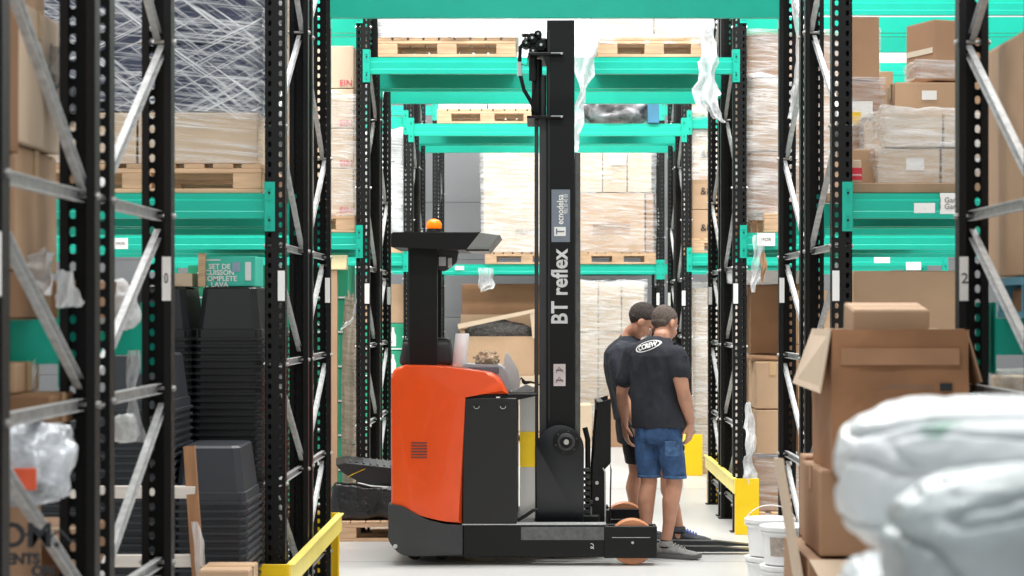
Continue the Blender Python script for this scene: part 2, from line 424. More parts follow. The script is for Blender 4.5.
# ---------------------------------------------------------------- goods
def carton(x0, x1, y0, y1, z0, z1, label, group=None, m=None, tape=True, cat='box', name='cardboard_box', mark=None, note=None, rot=0.0):
    """closed carton: body with flap seam, strip of tape over the seam, optional print or paper note on the face to the aisle"""
    m = m or CARD; w, d, h = x1 - x0, y1 - y0, z1 - z0; cx, cy = (x0 + x1) / 2, (y0 + y1) / 2
    bm = BM(); add_box(bm, -w / 2 + .002, w / 2 - .002, -d / 2, d / 2, 0.001, h - .002, bevel=0.006, seg=2)
    # flaps: a raised pair of leaves with a gap between
    add_box(bm, -w / 2 + .006, w / 2 - .006, -d / 2 + .006, -0.003, h - .003, h)
    add_box(bm, -w / 2 + .006, w / 2 - .006, 0.003, d / 2 - .006, h - .003, h)
    for v in bm.verts: v.co += Vector((noise.noise(v.co * 3 + Vector((x0, y0, z0))), noise.noise(v.co * 3 + Vector((5, x0, z0))), 0)) * 0.004
    o = obj(name, bm, m, loc=(cx, cy, z0)); o.rotation_euler = (0, 0, rot)
    tag(o, label, cat, group)
    if tape:
        bm = BM(); add_box(bm, -w / 2 - .001, w / 2 + .001, -0.024, 0.024, h - .002, h + .0015)
        for s in (-1, 1): add_box(bm, min(s * w / 2, s * (w / 2 + .002)) , max(s * w / 2, s * (w / 2 + .002)), -0.024, 0.024, h - 0.08, h)
        if tape == 'front':
            add_box(bm, -0.024, 0.024, -d / 2 - 0.004, d / 2, h + .0005, h + .002); add_box(bm, -0.024, 0.024, -d / 2 - 0.005, -d / 2 + .001, h - 0.1, h + .002)
        obj('packing_tape', bm, TAPE, o)
    if mark:
        s, size, mm, fx, fz = mark
        text('printed_text', s, size, mm, front(fx * w, -d / 2 - 0.005, fz * h), o, extrude=0.0008)
    if note:
        fx, fz, nw, nh, mm = note
        bm = BM(); add_box(bm, fx * w - nw / 2, fx * w + nw / 2, -d / 2 - 0.0055, -d / 2 - 0.001, fz * h - nh / 2, fz * h + nh / 2)
        obj('paper_note', bm, mm, o)
    return o
VERT = {1: ['only'], 2: ['bottom', 'top'], 3: ['bottom', 'middle', 'top'], 4: ['bottom', 'second lowest', 'second highest', 'top'],
        5: ['bottom', 'second lowest', 'middle', 'second highest', 'top'], 6: ['bottom', 'second lowest', 'third lowest', 'third highest', 'second highest', 'top']}
HOR = {1: [''], 2: ['left', 'right'], 3: ['left', 'centre', 'right'], 4: ['far left', 'inner left', 'inner right', 'far right']}
def stack(x0, x1, y0, y1, z0, z1, nx, nz, look, where, m=None, skip=(), **kw):
    """grid of cartons, each a thing"""
    out = []; w, h = (x1 - x0) / nx, (z1 - z0) / nz
    for k in range(nz):
        for i in range(nx):
            if (i, k) in skip: continue
            j = random.uniform(-0.006, 0.006)
            pos = ' '.join(q for q in (VERT[nz][k] if nz > 1 else '', HOR[nx][i]) if q)
            lab = '%s, %s, %s' % (look, pos, where) if pos else '%s %s' % (look, where)
            out.append(carton(x0 + i * w + .003, x0 + (i + 1) * w - .003, y0 + .01 + j, y1 + j, z0 + k * h, z0 + (k + 1) * h - .002, lab, look + 's ' + where, m, **kw))
    return out
def wrap(x0, x1, y0, y1, z0, z1, label, m=None, puff=0.012, group='stretch film wraps around pallet loads', seed=0, sub=14):
    """sleeve of stretch film around a load, open below"""
    bm = BM(); g = 0.014
    vs = add_box(bm, x0 - g, x1 + g, y0 - g, y1 + g, z0, z1 + g)
    bmesh.ops.delete(bm, geom=[f for f in bm.faces if all(v.co.z < z0 + .001 for v in f.verts)], context='FACES')
    bmesh.ops.subdivide_edges(bm, edges=bm.edges[:], cuts=sub, use_grid_fill=True)
    for v in bm.verts:
        p = v.co * 5 + Vector((seed, seed * 2, 0)); n = noise.noise(p) + 0.5 * noise.noise(p * 3)
        c = Vector(((x0 + x1) / 2, (y0 + y1) / 2, v.co.z)); dv = (v.co - c)
        v.co += Vector((dv.x, dv.y, 0)).normalized() * (puff * n + .004)
        if v.co.z > z1: v.co.z += puff * n
        # film pulls the corners round
        ax = abs(v.co.x - c.x) / ((x1 - x0) / 2 + g); ay = abs(v.co.y - c.y) / ((y1 - y0) / 2 + g)
    o = obj('stretch_wrap', bm, m or WRAP, smooth=True)
    return tag(recenter(o), label, 'plastic wrap', group)
PAL = {}
def pallet(x0, y0, z, label, w=1.2, d=0.8, group='wooden pallets under the goods', thin=1.0, first=True):
    key = (w, d, thin); h = 0.144 * thin
    if key in PAL: return dup(PAL[key], (x0, y0, z + .001), label)
    t = thing('wooden_pallet', label, 'pallet', (x0, y0, z + .001), group)
    n = 7
    bm = BM()
    for i in range(3):      # stringer boards along X, deck boards along Y
        yy = i * (d - 0.1) / 2; add_box(bm, 0, w, yy, yy + 0.1, h - 0.044 * thin, h - 0.022 * thin, bevel=.002)
    obj('stringer_board', bm, WOOD, t)
    bm = BM()
    for i in range(9):
        xx = i * (w - 0.1) / 8; add_box(bm, xx, xx + 0.1, 0, d, h - 0.021 * thin, h, bevel=.002)
    obj('deck', bm, WOOD, t)
    for i in range(3):
        for j in range(3):
            bm = BM(); xx = i * (w - 0.145) / 2; yy = j * (d - 0.1) / 2
            add_box(bm, xx, xx + 0.145, yy, yy + 0.1, 0.022 * thin, h - 0.045 * thin, bevel=.003); obj('block', bm, WOOD, t)
    for j in range(3):
        bm = BM(); yy = j * (d - 0.1) / 2; add_box(bm, 0, w, yy, yy + 0.1, 0, 0.021 * thin, bevel=.002); obj('bottom_board', bm, WOOD, t)
    PAL[key] = t
    return t
def film(pts, widths, name, label, m=None, amp=0.02, n=14, seed=1, cat='plastic film', thick=0.0, group='hanging strips of plastic film', along=(1, 0.25, 0)):
    """loose crumpled strip of film hanging along pts"""
    pts = [Vector(p) for p in pts]; bm = BM(); rows = []
    K = 26; al = Vector(along).normalized()
    for k in range(K + 1):
        t = k / K * (len(pts) - 1); i = min(int(t), len(pts) - 2); f = t - i; f = f * f * (3 - 2 * f) * .5 + f * .5
        p = pts[i].lerp(pts[i + 1], f); w = widths[i] * (1 - f) + widths[i + 1] * f
        row = []
        for j in range(n + 1):
            u = j / n - 0.5
            q = p + al * (u * w) + Vector((0, math.sin(u * 11 + k * 0.3) * 0.18 * w, 0))
            e = 1 if abs(u) > .45 else .4
            q += Vector((noise.noise(q * 9 + Vector((seed, 0, 0))), noise.noise(q * 7 + Vector((0, seed, 0))), e * noise.noise(q * 12))) * amp
            row.append(bm.verts.new(q))
        rows.append(row)
    for a, b in zip(rows[:-1], rows[1:]):
        for j in range(n): bm.faces.new((a[j], a[j + 1], b[j + 1], b[j]))
    o = obj(name, bm, m or FILM, smooth=True)
    return tag(recenter(o), label, cat, group)
def blob(cx, cy, cz, rx, ry, rz, m, name, label, cat, group=None, amp=0.12, freq=2.2, seed=0, sub=4, flat=0.0, fine=0.25):
    bm = BM(); bmesh.ops.create_icosphere(bm, subdivisions=sub, radius=1.0)
    for v in bm.verts:
        p = v.co.copy(); e = 0.72
        q = Vector([math.copysign(abs(c) ** e, c) for c in p])
        n = noise.noise(p * freq + Vector((seed, seed, 0))); r = abs(noise.noise(p * freq * 2.3 + Vector((0, seed, 3))))
        q *= 1 + amp * n - amp * 0.9 * (1 - min(1, r * 5)) * fine * 2
        v.co = Vector((q.x * rx, q.y * ry, max(q.z, -1 + flat) * rz))
    o = obj(name, bm, m, smooth=True, loc=(cx, cy, cz)); return tag(o, label, cat, group)

# ---- nearest row, left bay -------------------------------------------------
zb = 1.626
NX = -1.415
# level 1.626 carries cartons up past the frame edge
bm = BM(); add_box(bm, 0, .56, 0, 1.08, 0, .006); [add_box(bm, a, b_, c, d_, 0, .132, bevel=.002) for a, b_, c, d_ in ((0, .006, 0, 1.08), (.554, .56, 0, 1.08), (.006, .554, 0, .006), (.006, .554, 1.074, 1.08))]
tr = obj('cardboard_tray', bm, CARDD, loc=(NX - .57, 4.80, zb)); tag(tr, 'low brown cardboard tray on the near left beam, plastic film spilling over it', 'tray')
NL = 'near left bay, '
zr = zb + .135
carton(-2.1, -1.405, 4.86, 5.41, zr, 2.07, 'brown carton over the low tray, '+NL+'front column, bottom', m=CARDM)
carton(-2.1, -1.40, 4.84, 5.43, 2.075, 2.45, 'dark brown carton, '+NL+'front column, middle', m=CARDD, mark=None)
carton(-2.1, -1.41, 4.86, 5.40, 2.455, 2.75, 'brown carton, '+NL+'front column, top', m=CARDM)
carton(-2.1, -1.425, 5.46, 5.96, zr, 2.105, 'tan carton, '+NL+'rear column, bottom', m=CARD)
carton(-2.1, -1.41, 5.45, 5.93, 2.11, 2.50, 'pale tan carton, '+NL+'rear column, second from the top', m=CARDL)
carton(-2.1, -1.43, 5.45, 5.84, 2.505, 2.74, 'small tan carton, '+NL+'rear column, top', m=CARD)
carton(-2.0, NX - .3, 6.5 + .02, 6.91, zb + .001, zb + .12, 'flat brown carton at the back of the near left beam', m=CARDD)
film([(X(62, 5.62) - .03, 5.60, Z(262, 5.6)), (X(45, 5.6), 5.6, Z(268, 5.6)), (X(20, 5.6), 5.62, Z(262, 5.6))], [.09, .13, .05], 'plastic_film', 'crumpled clear plastic film on the low tray at the near left beam', FILMW, amp=.06, along=(.1, .5, 1))
film([(X(64, 5.6), 5.62, Z(270, 5.6)), (X(66, 5.6), 5.62, Z(310, 5.6))], [.05, .08], 'plastic_film', 'plastic film hanging beside the near left double upright above the beam', FILMW, amp=.04)
film([(-1.375, 5.80, 2.42), (-1.375, 5.82, 2.3), (-1.375, 5.80, 2.2)], [.18, .22, .12], 'plastic_film', 'grey plastic film hanging high on the near left pale carton', film_mat('grey_plastic_film', .45, .95, (120, 124, 128), stretch=(9, 9, 1.6), scale=2.2), amp=.05, along=(.05, 1, 0))
film([(X(43, 5.75), 5.66, Z(360, 5.7)), (X(42, 5.75), 5.66, Z(388, 5.7))], [.05, .02], 'plastic_film', 'wisp of plastic film hanging below the near left beam', FILM, amp=.03)
# plastic bag hooked on the rear beam end, with a wooden piece
blob(X(133, 6.8) - .03, 6.60, Z(307, 6.66), .085, .05, .085, FILMW, 'plastic_bag', 'white plastic bag bulging over the near beam end behind the perforated uprights', 'plastic bag', amp=.3, seed=4)
carton(-1.75, -1.375, 6.30, 6.92, zb + .001, zb + .12, 'short brown carton behind the white plastic bag on the near left beam', m=CARDD, tape=False)
film([(X(139, 6.85), 6.82, Z(350, 6.85)), (X(138, 6.85), 6.8, Z(400, 6.85)), (X(137, 6.85), 6.8, Z(440, 6.85))], [.04, .035, .09], 'plastic_film', 'twisted strip of clear film hanging under the near left beam beside the black crates', FILM, amp=.03)
blob(X(136, 6.8) - .02, 6.72, Z(427, 6.8), .045, .03, .05, FILMW, 'plastic_bag', 'small crumpled wad of clear plastic hanging under the near beam end', 'plastic bag', amp=.3, seed=6, sub=3)
# below the beam: cartons on the floor level of the near left bay
base = carton(-2.3, NX, 5.0, 5.74, .0 + .5, Z(505, 5.4), 'large brown printed carton at the lower left with dark lettering', m=CARDM, tape=False)
bm = BM(); add_box(bm, -.45, .44, -.375, -.35, .505, .53)
carton(-2.32, NX + .0, 4.98, 5.74, .001, .498, 'large brown carton under the printed one at the lower left', m=CARDD)
for s, sz, px, py in (('OM.', .085, 30, 536), ('ENTS', .036, 24, 559), ('ON', .036, 44, 571)):
    q = text('printed_text', s, sz, INK, Matrix.Translation((0, 0, 0)) @ front(X(px, 5.0) - base.location.x, -.3785, Z(py, 5.0) - base.location.z), base, extrude=.001, bold=.002)
bm = BM(); zz = Z(528, 5.0) - base.location.z
add_tube(bm, [(X(8, 5) - base.location.x + t * .012, -.377, zz + .012 * math.sin(t * 1.3) - t * .0016) for t in range(15)], .003, n=5)
obj('printed_swirl', bm, INK, base)
# silver bag on the printed carton
blob(X(35, 5.3) - .05, 5.25, Z(462, 5.3), .16, .15, .115, SILVER, 'plastic_bag', 'silvery crumpled plastic bag on the printed carton at the left', 'plastic bag', amp=.18, seed=11, sub=5, flat=.08)
bm = BM(); add_box(bm, -.03, .03, -.004, .004, -.028, .028, bevel=.003)
lb = obj('red_label', bm, mat('orange_red_print', (222, 88, 52), .5), loc=(X(22, 5.05), 5.075, Z(480, 5.05))); tag(lb, 'orange red label card at the foot of the silvery bag', 'label')
carton(-2.2, X(64, 5.6), 5.45, 5.74, Z(424, 5.6) , Z(393, 5.6), 'flat brown carton with a grey stripe just above the silvery bag', m=CARDD, mark=('_____', .05, GINK, .25, .5))
carton(-2.2, X(28, 5.6), 5.48, 5.74, Z(393, 5.6) + .002, Z(361, 5.6) - .004, 'small pale carton tucked under the near left beam', m=CARD)
carton(-2.25, NX - .25, 5.5, 5.73, Z(505, 5.4) + .005, Z(424, 5.6) - .004, 'dark brown carton behind the silvery bag', m=CARDD)
carton(-2.25, NX, 5.98, 6.7, .001, Z(530, 6.3), 'brown carton on the floor behind the near double upright', m=CARDD)

# ---- nearest row, right bay ------------------------------------------------
RX = 1.64
RXB = 1.585
carton(RXB, 2.5, 5.95, 7.08, zb + .14, Z(52, 7.08), 'tall upright tan carton behind the near right brace', m=CARD)
t = thing('blue_crate', 'pale blue plastic crate on the near right beam below the tall carton', 'crate', (RXB, 6.2, zb + .001))
BLUEP = mat('pale_blue_plastic', (96, 160, 184), .45)
bm = BM()
for a in ((0, .5, .7, .712, 0, .02), (0, .012, 0, .7, 0, .02), (0, .012, 0, .7, .11, .135), (0, .012, 0, .02, .02, .11), (0, .012, .34, .36, .02, .11), (0, .012, .66, .7, .02, .11), (.012, .5, .66, .7, .02, .135), (.012, .5, .0, .012, 0, .135), (.49, .5, .012, .66, 0, .125), (.012, .5, .012, .66, 0, .01)):
    add_box(bm, *a)
obj('crate_body', bm, BLUEP, t)
bm = BM(); add_box(bm, .03, .48, .03, .62, .011, .1, bevel=.01); obj('contents', bm, CARDD, t)
for k in range(9):
    z0 = .93 + k * .055
    carton(RXB + .01 * (k % 3), 2.4, 6.0 + .008 * (k % 2), 7.1, z0, z0 + .054, 'thin flat carton in the wrapped pile under the near right beam, %s' % ['bottom layer', 'second layer up', 'third layer up', 'fourth layer up', 'middle layer', 'fourth layer down', 'third layer down', 'second layer down', 'top layer'][k], 'thin flat cartons under the near right beam', m=CARDL, tape=False)
wrap(RXB, 2.4, 6.0, 7.12, .93, 1.43, 'clear film around the pile of thin cartons at the right edge', WRAP)
carton(RXB, 2.4, 6.0, 7.1, .001, .925, 'large brown carton under the pile of thin cartons at the right edge', m=CARDD)

# ---- second row, left bay --------------------------------------------------
za = 2.237
pallet(-2.62, 9.99, za, 'wooden pallet on the second row beam under the navy wrapped load', w=1.25, d=.95)
stack(-2.6, X(258, 9.99), 10.0, 10.9, za + .147, Z(112, 10.0), 2, 1, 'tan carton', 'on the pallet under the navy load', m=CARDL)
NAVY = mat('navy_goods', (62, 68, 92), .5, var=.1)
ldn = stack(-2.6, X(246, 9.99), 10.02, 10.9, Z(111, 10.0), 4.0, 3, 4, 'navy bagged pack', 'in the wrapped load at the upper left', m=NAVY, tape=False, name='wrapped_pack', cat='pack')
wrap(-2.6, X(258, 9.99), 10.0, 10.9, za + .147, 4.02, 'clear stretch film in slanting streaks around the tall navy load at the upper left', WRAPD, seed=2, puff=.02)
wrap(-2.61, X(259.5, 9.99), 9.975, 10.92, za + .147 + .22, 4.03, 'outer crossing turns of film around the tall navy load at the upper left', WRAPE, seed=3, puff=.015)
wrap(-2.615, X(260, 9.99), 9.965, 10.93, Z(112, 10.0), 4.04, 'outermost counter wound film around the tall navy load at the upper left', WRAPF, seed=6, puff=.012)
pallet(-2.62, 11.2, za, 'wooden pallet in the rear half of the second row, left bay', w=1.25, d=.95)
stack(-2.6, X(284, 11.2), 11.2, 12.05, za + .147, 3.7, 2, 4, 'tan carton', 'in the rear of the second row left bay', m=CARD)
wrap(-2.6, X(284, 11.2), 11.2, 12.05, za + .147, 3.7, 'clear film around the rear load of the second row left bay', WRAPX, seed=5)

# black nested crates, upside down
def crate_mesh(top):
    bm = BM(); w0, w1, d0, d1, h = .135, .168, .22, .255, .27
    def ring(w, d, z, c): return [Vector(p) for p in ((-w + c, -d, z), (w - c, -d, z), (w, -d + c, z), (w, d - c, z), (w - c, d, z), (-w + c, d, z), (-w, d - c, z), (-w, -d + c, z))]
    rings = [ring(w1 + .012, d1 + .012, 0, .03), ring(w1 + .012, d1 + .012, .012, .03), ring(w1, d1, .014, .03), ring(w1 - .002, d1 - .002, .055, .03), ring(w1 - .010, d1 - .010, .058, .03)]
    if top: rings += [ring(w0, d0, h - .01, .03), ring(w0 - .01, d0 - .01, h, .03)]
    else: rings += [ring(w1 - .013, d1 - .013, .075, .03)]
    add_ring_loft(bm, rings)
    return bm
CRT = {}
def crate_stack(px, d, ztop, n, where, m, step=.0345, topword='topmost'):
    x = X(px, d)
    for k in range(n):
        top = k == 0; key = (top, m.name, id(m))
        z = ztop - .27 - k * step
        if z < .16: break
        lab = ('topmost upside down crate of the %s' if top else 'lower nested crate in the %s') % where
        if key not in CRT:
            o = obj('plastic_crate', crate_mesh(top), m, loc=(x, d + .255, z))
            tag(o, lab, 'crate', 'nested crates in the %s' % where)
            if top:
                bm = BM()
                for sx in (-1, 1): add_box(bm, sx * .155 - .002, sx * .155 + .002, -.26, -.252, .01, .055)
                obj('rim_lug', bm, m, o)
            CRT[key] = o
        else:
            o = dup(CRT[key], (x + random.uniform(-.002, .002), d + .255, z), lab); o['group'] = 'nested crates in the %s' % where
crate_stack(228, 10.12, Z(287, 10.2), 60, 'tallest black stack, left of the second row upright', CRATE)
crate_stack(157, 10.12, Z(287, 10.2), 60, 'black stack just left of the tallest', CRATE)
crate_stack(246, 10.72, Z(288, 10.9), 60, 'black stack behind and right of the tallest', CRATE)
crate_stack(209, 9.30, Z(446, 9.35), 40, 'low stack by the leaning wooden post', CRATEG)
crate_stack(136, 9.30, Z(354, 9.35), 40, 'low stack seen between the near left uprights', CRATEG)
crate_stack(60, 9.4, Z(420, 9.4), 40, 'low stack behind the near double upright', CRATEG)
pallet(-2.75, 10.05, 0, 'wooden pallet on the floor under the black crate stacks', w=1.25, d=1.25)
pallet(-2.52, 9.2, 0, 'wooden pallet on the floor under the low crate stacks', w=1.1, d=.8)
# carton with turquoise print on the crates
zt = Z(287, 10.2)
tq = carton(X(207, 10.25), X(257, 10.25), 10.2, 10.5, zt + .002, Z(256, 10.2), 'turquoise printed carton with white lettering on the tallest crate stack', m=TEALP, tape=False)
text('printed_text', 'SET DE\nCUISSON\nCOMPLETE\nLAVA', .036, WHITE, front(-.055, -.156, .055), tq, extrude=.0008, bold=.001)
bm = BM(); add_box(bm, .075, .105, -.157, -.151, .03, .125, bevel=.002); obj('printed_picture', bm, WHITE, tq)
bm = BM(); add_box(bm, .01, .05, -.157, -.151, .075, .125); obj('printed_picture', bm, mat('grey_blue_print', (150, 170, 190), .6), tq)
bm = BM(); add_box(bm, -.13, -.05, -.157, -.151, .132, .138); obj('printed_line', bm, WHITE, tq)
bm = BM(); add_box(bm, -.018, .018, 0, .03, 0, .17, bevel=.002); add_box(bm, -.02, .02, 0, .034, .165, .17)
tag(obj('wooden_stick', bm, WOOD, loc=(X(203, 10.2) , 10.16, zt + .001)), 'short upright wooden slat left of the turquoise carton', 'slat')
carton(X(165, 10.3), X(196, 10.3), 10.2, 10.5, zt + .001, zt + .07, 'small white and brown carton on the crates behind the near upright', m=CARDL, tape='band')
# leaning wooden frame
t = thing('wooden_stand', 'pale wooden rack frame with a dark leaning post before the low crate stack', 'wooden frame', (X(190, 9.0), 9.0, 0))
bm = BM(); add_bar(bm, (X(205, 9.0) - X(190, 9), 0, .01), (X(187, 9.0) - X(190, 9), .06, Z(447, 9.0)), .05, .035, up=(0, 1, 0)); obj('post', bm, WOODD, t)
for zc in (Z(493, 9.0), Z(562, 9.0)):
    bm = BM(); add_box(bm, -1.1, .02, .03, .07, zc - .028, zc + .028, bevel=.003); obj('rail', bm, mat('whitewashed_wood', (208, 200, 192), .7, var=.06, scale=3, stretch=(1, 8, 8)), t)
bm = BM(); add_bar(bm, (-1.05, 0.06, .01), (-1.05, .06, Z(447, 9)), .05, .035, up=(0, 1, 0)); obj('post', bm, WOODD, t)
film([(X(201, 9.05), 8.95, Z(520, 9)), (X(204, 9.05), 8.95, Z(576, 9))], [.03, .05], 'plastic_film', 'narrow strip of film hanging from the leaning wooden post', FILM, amp=.02)
# open carton edge below the guard
carton(X(203, 9.0), X(254, 9.0), 8.85, 9.15, .001, Z(566, 9.0), 'brown carton on the floor left of the yellow guard', m=CARD)
# teal beam-level divider: cartons in green print, third row left bay
def green_carton(x0, x1, y0, y1, z0, z1, label, group):
    o = carton(x0, x1, y0, y1, z0, z1, label, group, m=GREENP, tape=False); w, d, h = x1 - x0, y1 - y0, z1 - z0
    bm = BM(); c = w * .22
    add_prism(bm, [(c - .03, h * .15), (c + .03, h * .15), (c + .03, h * .55), (c + .012, h * .72), (c + .012, h * .86), (c - .012, h * .86), (c - .012, h * .72), (c - .03, h * .55)], -d / 2 - .006, -d / 2 - .001)
    obj('printed_bottle', bm, WHITE, o)
    bm = BM(); add_bar(bm, (-w * .3, -d / 2 - .004, h * .8), (-w * .05, -d / 2 - .004, h * .2), .02, .004, up=(0, 1, 0)); obj('printed_stripe', bm, WHITE, o)
    bm = BM(); add_box(bm, -w / 2 + .01, w / 2 - .01, -d / 2 - .005, -d / 2 - .001, h * .03, h * .08); obj('printed_line', bm, WHITE, o)
    return o
pallet(-2.70, 15.42, 0, 'wooden pallet under the green printed cartons in the third row', w=1.25, d=.95)
words = {0: 'left column', 1: 'middle column', 2: 'right column'}; rows6 = ['bottom layer', 'second layer up', 'third layer up', 'middle layer', 'third layer down', 'second layer down', 'top layer']
for k in range(7):
    for i in range(3):
        green_carton(-2.69 + i * .415, -2.28 + i * .415 - .003, 15.44, 16.05, .15 + k * .265, .15 + (k + 1) * .265 - .003, 'green printed carton with a white bottle, third row stack, %s, %s' % (words[i], rows6[k]), 'green printed cartons in the third row')
carton(X(330, 15.0), X(337.5, 15.0), 15.0, 15.07, .001, Z(270, 15.0), 'narrow upright tan board pack beside the green cartons', m=CARD, tape=False)
carton(X(325, 14.98), X(347, 14.98), 14.99, 15.09, Z(270, 14.98) + .002, Z(255, 14.98), 'small cream carton on top of the narrow board pack', m=mat('cream_carton', (232, 222, 176), .7), tape=False)
blob(X(348, 15.0) - .01, 15.22, .905, .055, .15, .89, film_mat('brown_wrap', .5, 1, (178, 160, 142), rot=(0, .2, 0)), 'wrapped_roll', 'tall roll wrapped in clear film beside the third row left upright', 'roll', amp=.12, seed=3, freq=3)
film([(X(343, 14.9), 14.9, Z(330, 14.9)), (X(351, 14.9), 14.9, Z(318, 14.9)), (X(356, 14.9), 14.9, Z(296, 14.9))], [.10, .12, .03], 'plastic_film', 'flap of clear film standing off the tall wrapped roll', FILM, amp=.04, along=(.3, .2, 1))
# third row left, on the beam
pallet(X(355, 14.98) - 1.25, 14.99, 2.237, 'wooden pallet on the third row beam under the red marked cartons', w=1.25, d=.95)
RED = mat('magenta_red_print', (205, 70, 96), .6)
zc = [Z(217, 15.0) + .005, Z(168, 15), Z(128, 15), Z(88, 15), Z(45, 15)]
for k in range(4):
    for i in range(2):
        w = .6; x1 = X(354, 15.0) - i * w
        carton(x1 - w + .004, x1 - .002, 15.02, 15.85, zc[k], zc[k + 1] - .003, 'tan carton with a red printed mark, third row, %s of the %s column' % (VERT[4][k], ('right', 'left')[i]), 'red marked cartons on the third row left beam', m=CARDL, mark=('EIN', .065, RED, .40, .12))
wrap(X(354, 15.0) - .20, X(356, 15.0), 14.98, 15.9, zc[0], Z(95, 15), 'greyish film hugging the right edge of the red marked cartons', WRAP, seed=8, puff=.035)
pallet(X(345, 16.3) - 1.25, 16.25, 2.237, 'wooden pallet in the rear half of the third row, left bay', w=1.25, d=.95)
stack(X(345, 16.3) - 1.2, X(345, 16.3), 16.3, 17.1, 2.39, 3.5, 2, 4, 'tan carton', 'in the rear of the third row left bay', m=CARDL)
# fourth row left
pallet(X(404, 20.3) - 1.25, 20.3, 2.237, 'wooden pallet on the fourth row left beam', w=1.25, d=.95)
DG = mat('dark_grey_goods', (86, 86, 88), .6, var=.2)
for k in range(5): carton(X(404, 20.3) - .5, X(403, 20.3), 20.32, 21.1, 2.39 + k * .2, 2.39 + (k + 1) * .2 - .02, 'dark grey bundle in the wrapped load behind the forklift roof, %s' % VERT[5][k], 'dark grey bundles on the fourth row left beam', m=DG, tape=False, name='bundle', cat='bundle')
wrap(X(404, 20.3) - .52, X(403.5, 20.3), 20.3, 21.1, 2.39, 3.45, 'bright film around the dark grey bundles behind the forklift roof', WRAPM, seed=9, puff=.06)
pallet(-2.75, 20.35, 0, 'wooden pallet under the green cartons of the fourth row', w=1.25, d=.95)
for k in range(5):
    green_carton(X(405, 20.35) - .42, X(405, 20.35) - .01, 20.4, 21.1, .15 + k * .275, .15 + (k + 1) * .275 - .003, 'green printed carton left of the forklift column, fourth row, %s' % VERT[5][k], 'green printed cartons in the fourth row')
carton(X(405, 20.35) - .42, X(405, 20.35) - .01, 20.4, 21.1, 1.53, Z(284, 20.35), 'tan carton on the green cartons left of the forklift column', m=CARD)
pallet(X(400, 21.5) - 1.3, 21.45, 3.0 - 2.999, 'wooden pallet in the rear half of the fourth row on the floor', w=1.25, d=.95)

# ---- gangway beams, upper level -------------------------------------------
WC = mat('white_wrapped_goods', (244, 243, 240), .5, var=.02)
WCARD = mat('bleached_cardboard', (232, 220, 200), .7, var=.03)
zu = 3.547
pallet(X(378, 15.0), 14.99, zu, 'wooden pallet with white load on the high gangway beam, left', w=1.03, d=.95)
stack(X(380, 15.0), X(520, 15.0) - .01, 15.0, 15.85, zu + .147, 4.5, 2, 2, 'white wrapped pack', 'on the high pallet left of the mast top', m=WC, tape=False, name='wrapped_pack', cat='pack')
wrap(X(380, 15.0), X(520, 15.0) - .01, 15.0, 15.85, zu + .147, 4.5, 'white stretch film around the high pallet load left of the mast top', film_mat('white_film_sheet', .5, .95), seed=11)
pallet(X(598, 15.0), 14.99, zu, 'wooden pallet with wrapped cartons on the high gangway beam, right', w=.84, d=.95)
stack(X(600, 15.0), X(708, 15.0), 15.0, 15.85, zu + .147, 4.35, 2, 1, 'pale carton', 'on the high pallet right of the mast top', m=WCARD, tape='front')
wrap(X(600, 15.0), X(708, 15.0), 15.0, 15.85, zu + .10, 4.35, 'loose clear film around the high cartons right of the mast top', WRAPX, seed=12, puff=.03)
pallet(X(437, 20.3), 20.29, zu, 'wooden pallet on the fourth row gangway beam left of the mast', w=1.02, d=.95)
stack(X(438, 20.3), X(537, 20.3), 20.3, 21.1, zu + .147, 4.2, 2, 1, 'white wrapped pack', 'on the fourth row gangway beam left of the mast', m=WC, tape=False, name='wrapped_pack', cat='pack')
blob(X(616, 20.6), 20.7, zu + .15, .36, .46, .145, mat('dark_grey_film', (130, 130, 134), .25, var=.4, scale=6, bump=1, bscale=12), 'plastic_bag', 'dark grey plastic bag lying on the fourth row gangway beam', 'plastic bag', amp=.15, seed=14, flat=.1, freq=3)
carton(X(647, 20.35), X(659, 20.35), 20.26, 20.42, zu + .001, Z(98, 20.3), 'small blue box beside the dark grey bag on the high beam', m=mat('blue_box', (60, 120, 150), .5), tape=False)
# hanging strips
def hang(d, pts, label, m=None, seed=1, amp=.03, sx=1):
    film([W(px, py, d) for px, py, w in pts], [w * d / F for px, py, w in pts], 'plastic_film', label, m or FILM, amp=amp, seed=seed)
hang(14.85, [(590, 8, 30), (586, 50, 26), (582, 95, 14), (577, 130, 10), (577, 153, 6)], 'long clear film strip hanging right beside the forklift mast top', FILMW, 1, .05)
hang(14.85, [(704, 14, 20), (708, 50, 18), (706, 90, 24), (711, 110, 16), (724, 124, 5)], 'clear film strip hanging from the right end of the high gangway pallet', FILMW, 2, .05)
hang(11.9, [(793, -20, 5), (794, 15, 5), (799, 35, 5), (799, 60, 7), (797, 85, 9), (795, 118, 12)], 'thin white film strip hanging down the second row right upright', FILMW, 3, .02)
hang(14.8, [(758, 235, 10), (757, 265, 12), (754, 292, 4)], 'wisp of film hanging at the third row right beam', FILM, 4, .03)
hang(14.8, [(752, 402, 8), (751, 440, 14), (749, 478, 12), (752, 492, 6)], 'white film bunched beside the cartons right of the fork tips', FILMW, 5, .05)
hang(24.8, [(485, 268, 14), (487, 285, 14), (484, 292, 6)], 'small wisp of film hanging under the farthest beam', FILM, 6, .04)
film([W(762, 252, 14.8), W(764, 268, 14.8), W(762, 284, 14.8)], [.05, .04, .012], 'torn_paper', 'torn brown paper strip hanging from the third row right beam', CARDM, amp=.02, cat='paper', group='torn paper')
beam_tag(757, 775, 233, 246, 14.96, 'printed paper tag on the third row right beam above the torn strip', 'MOR', yy=14.955)

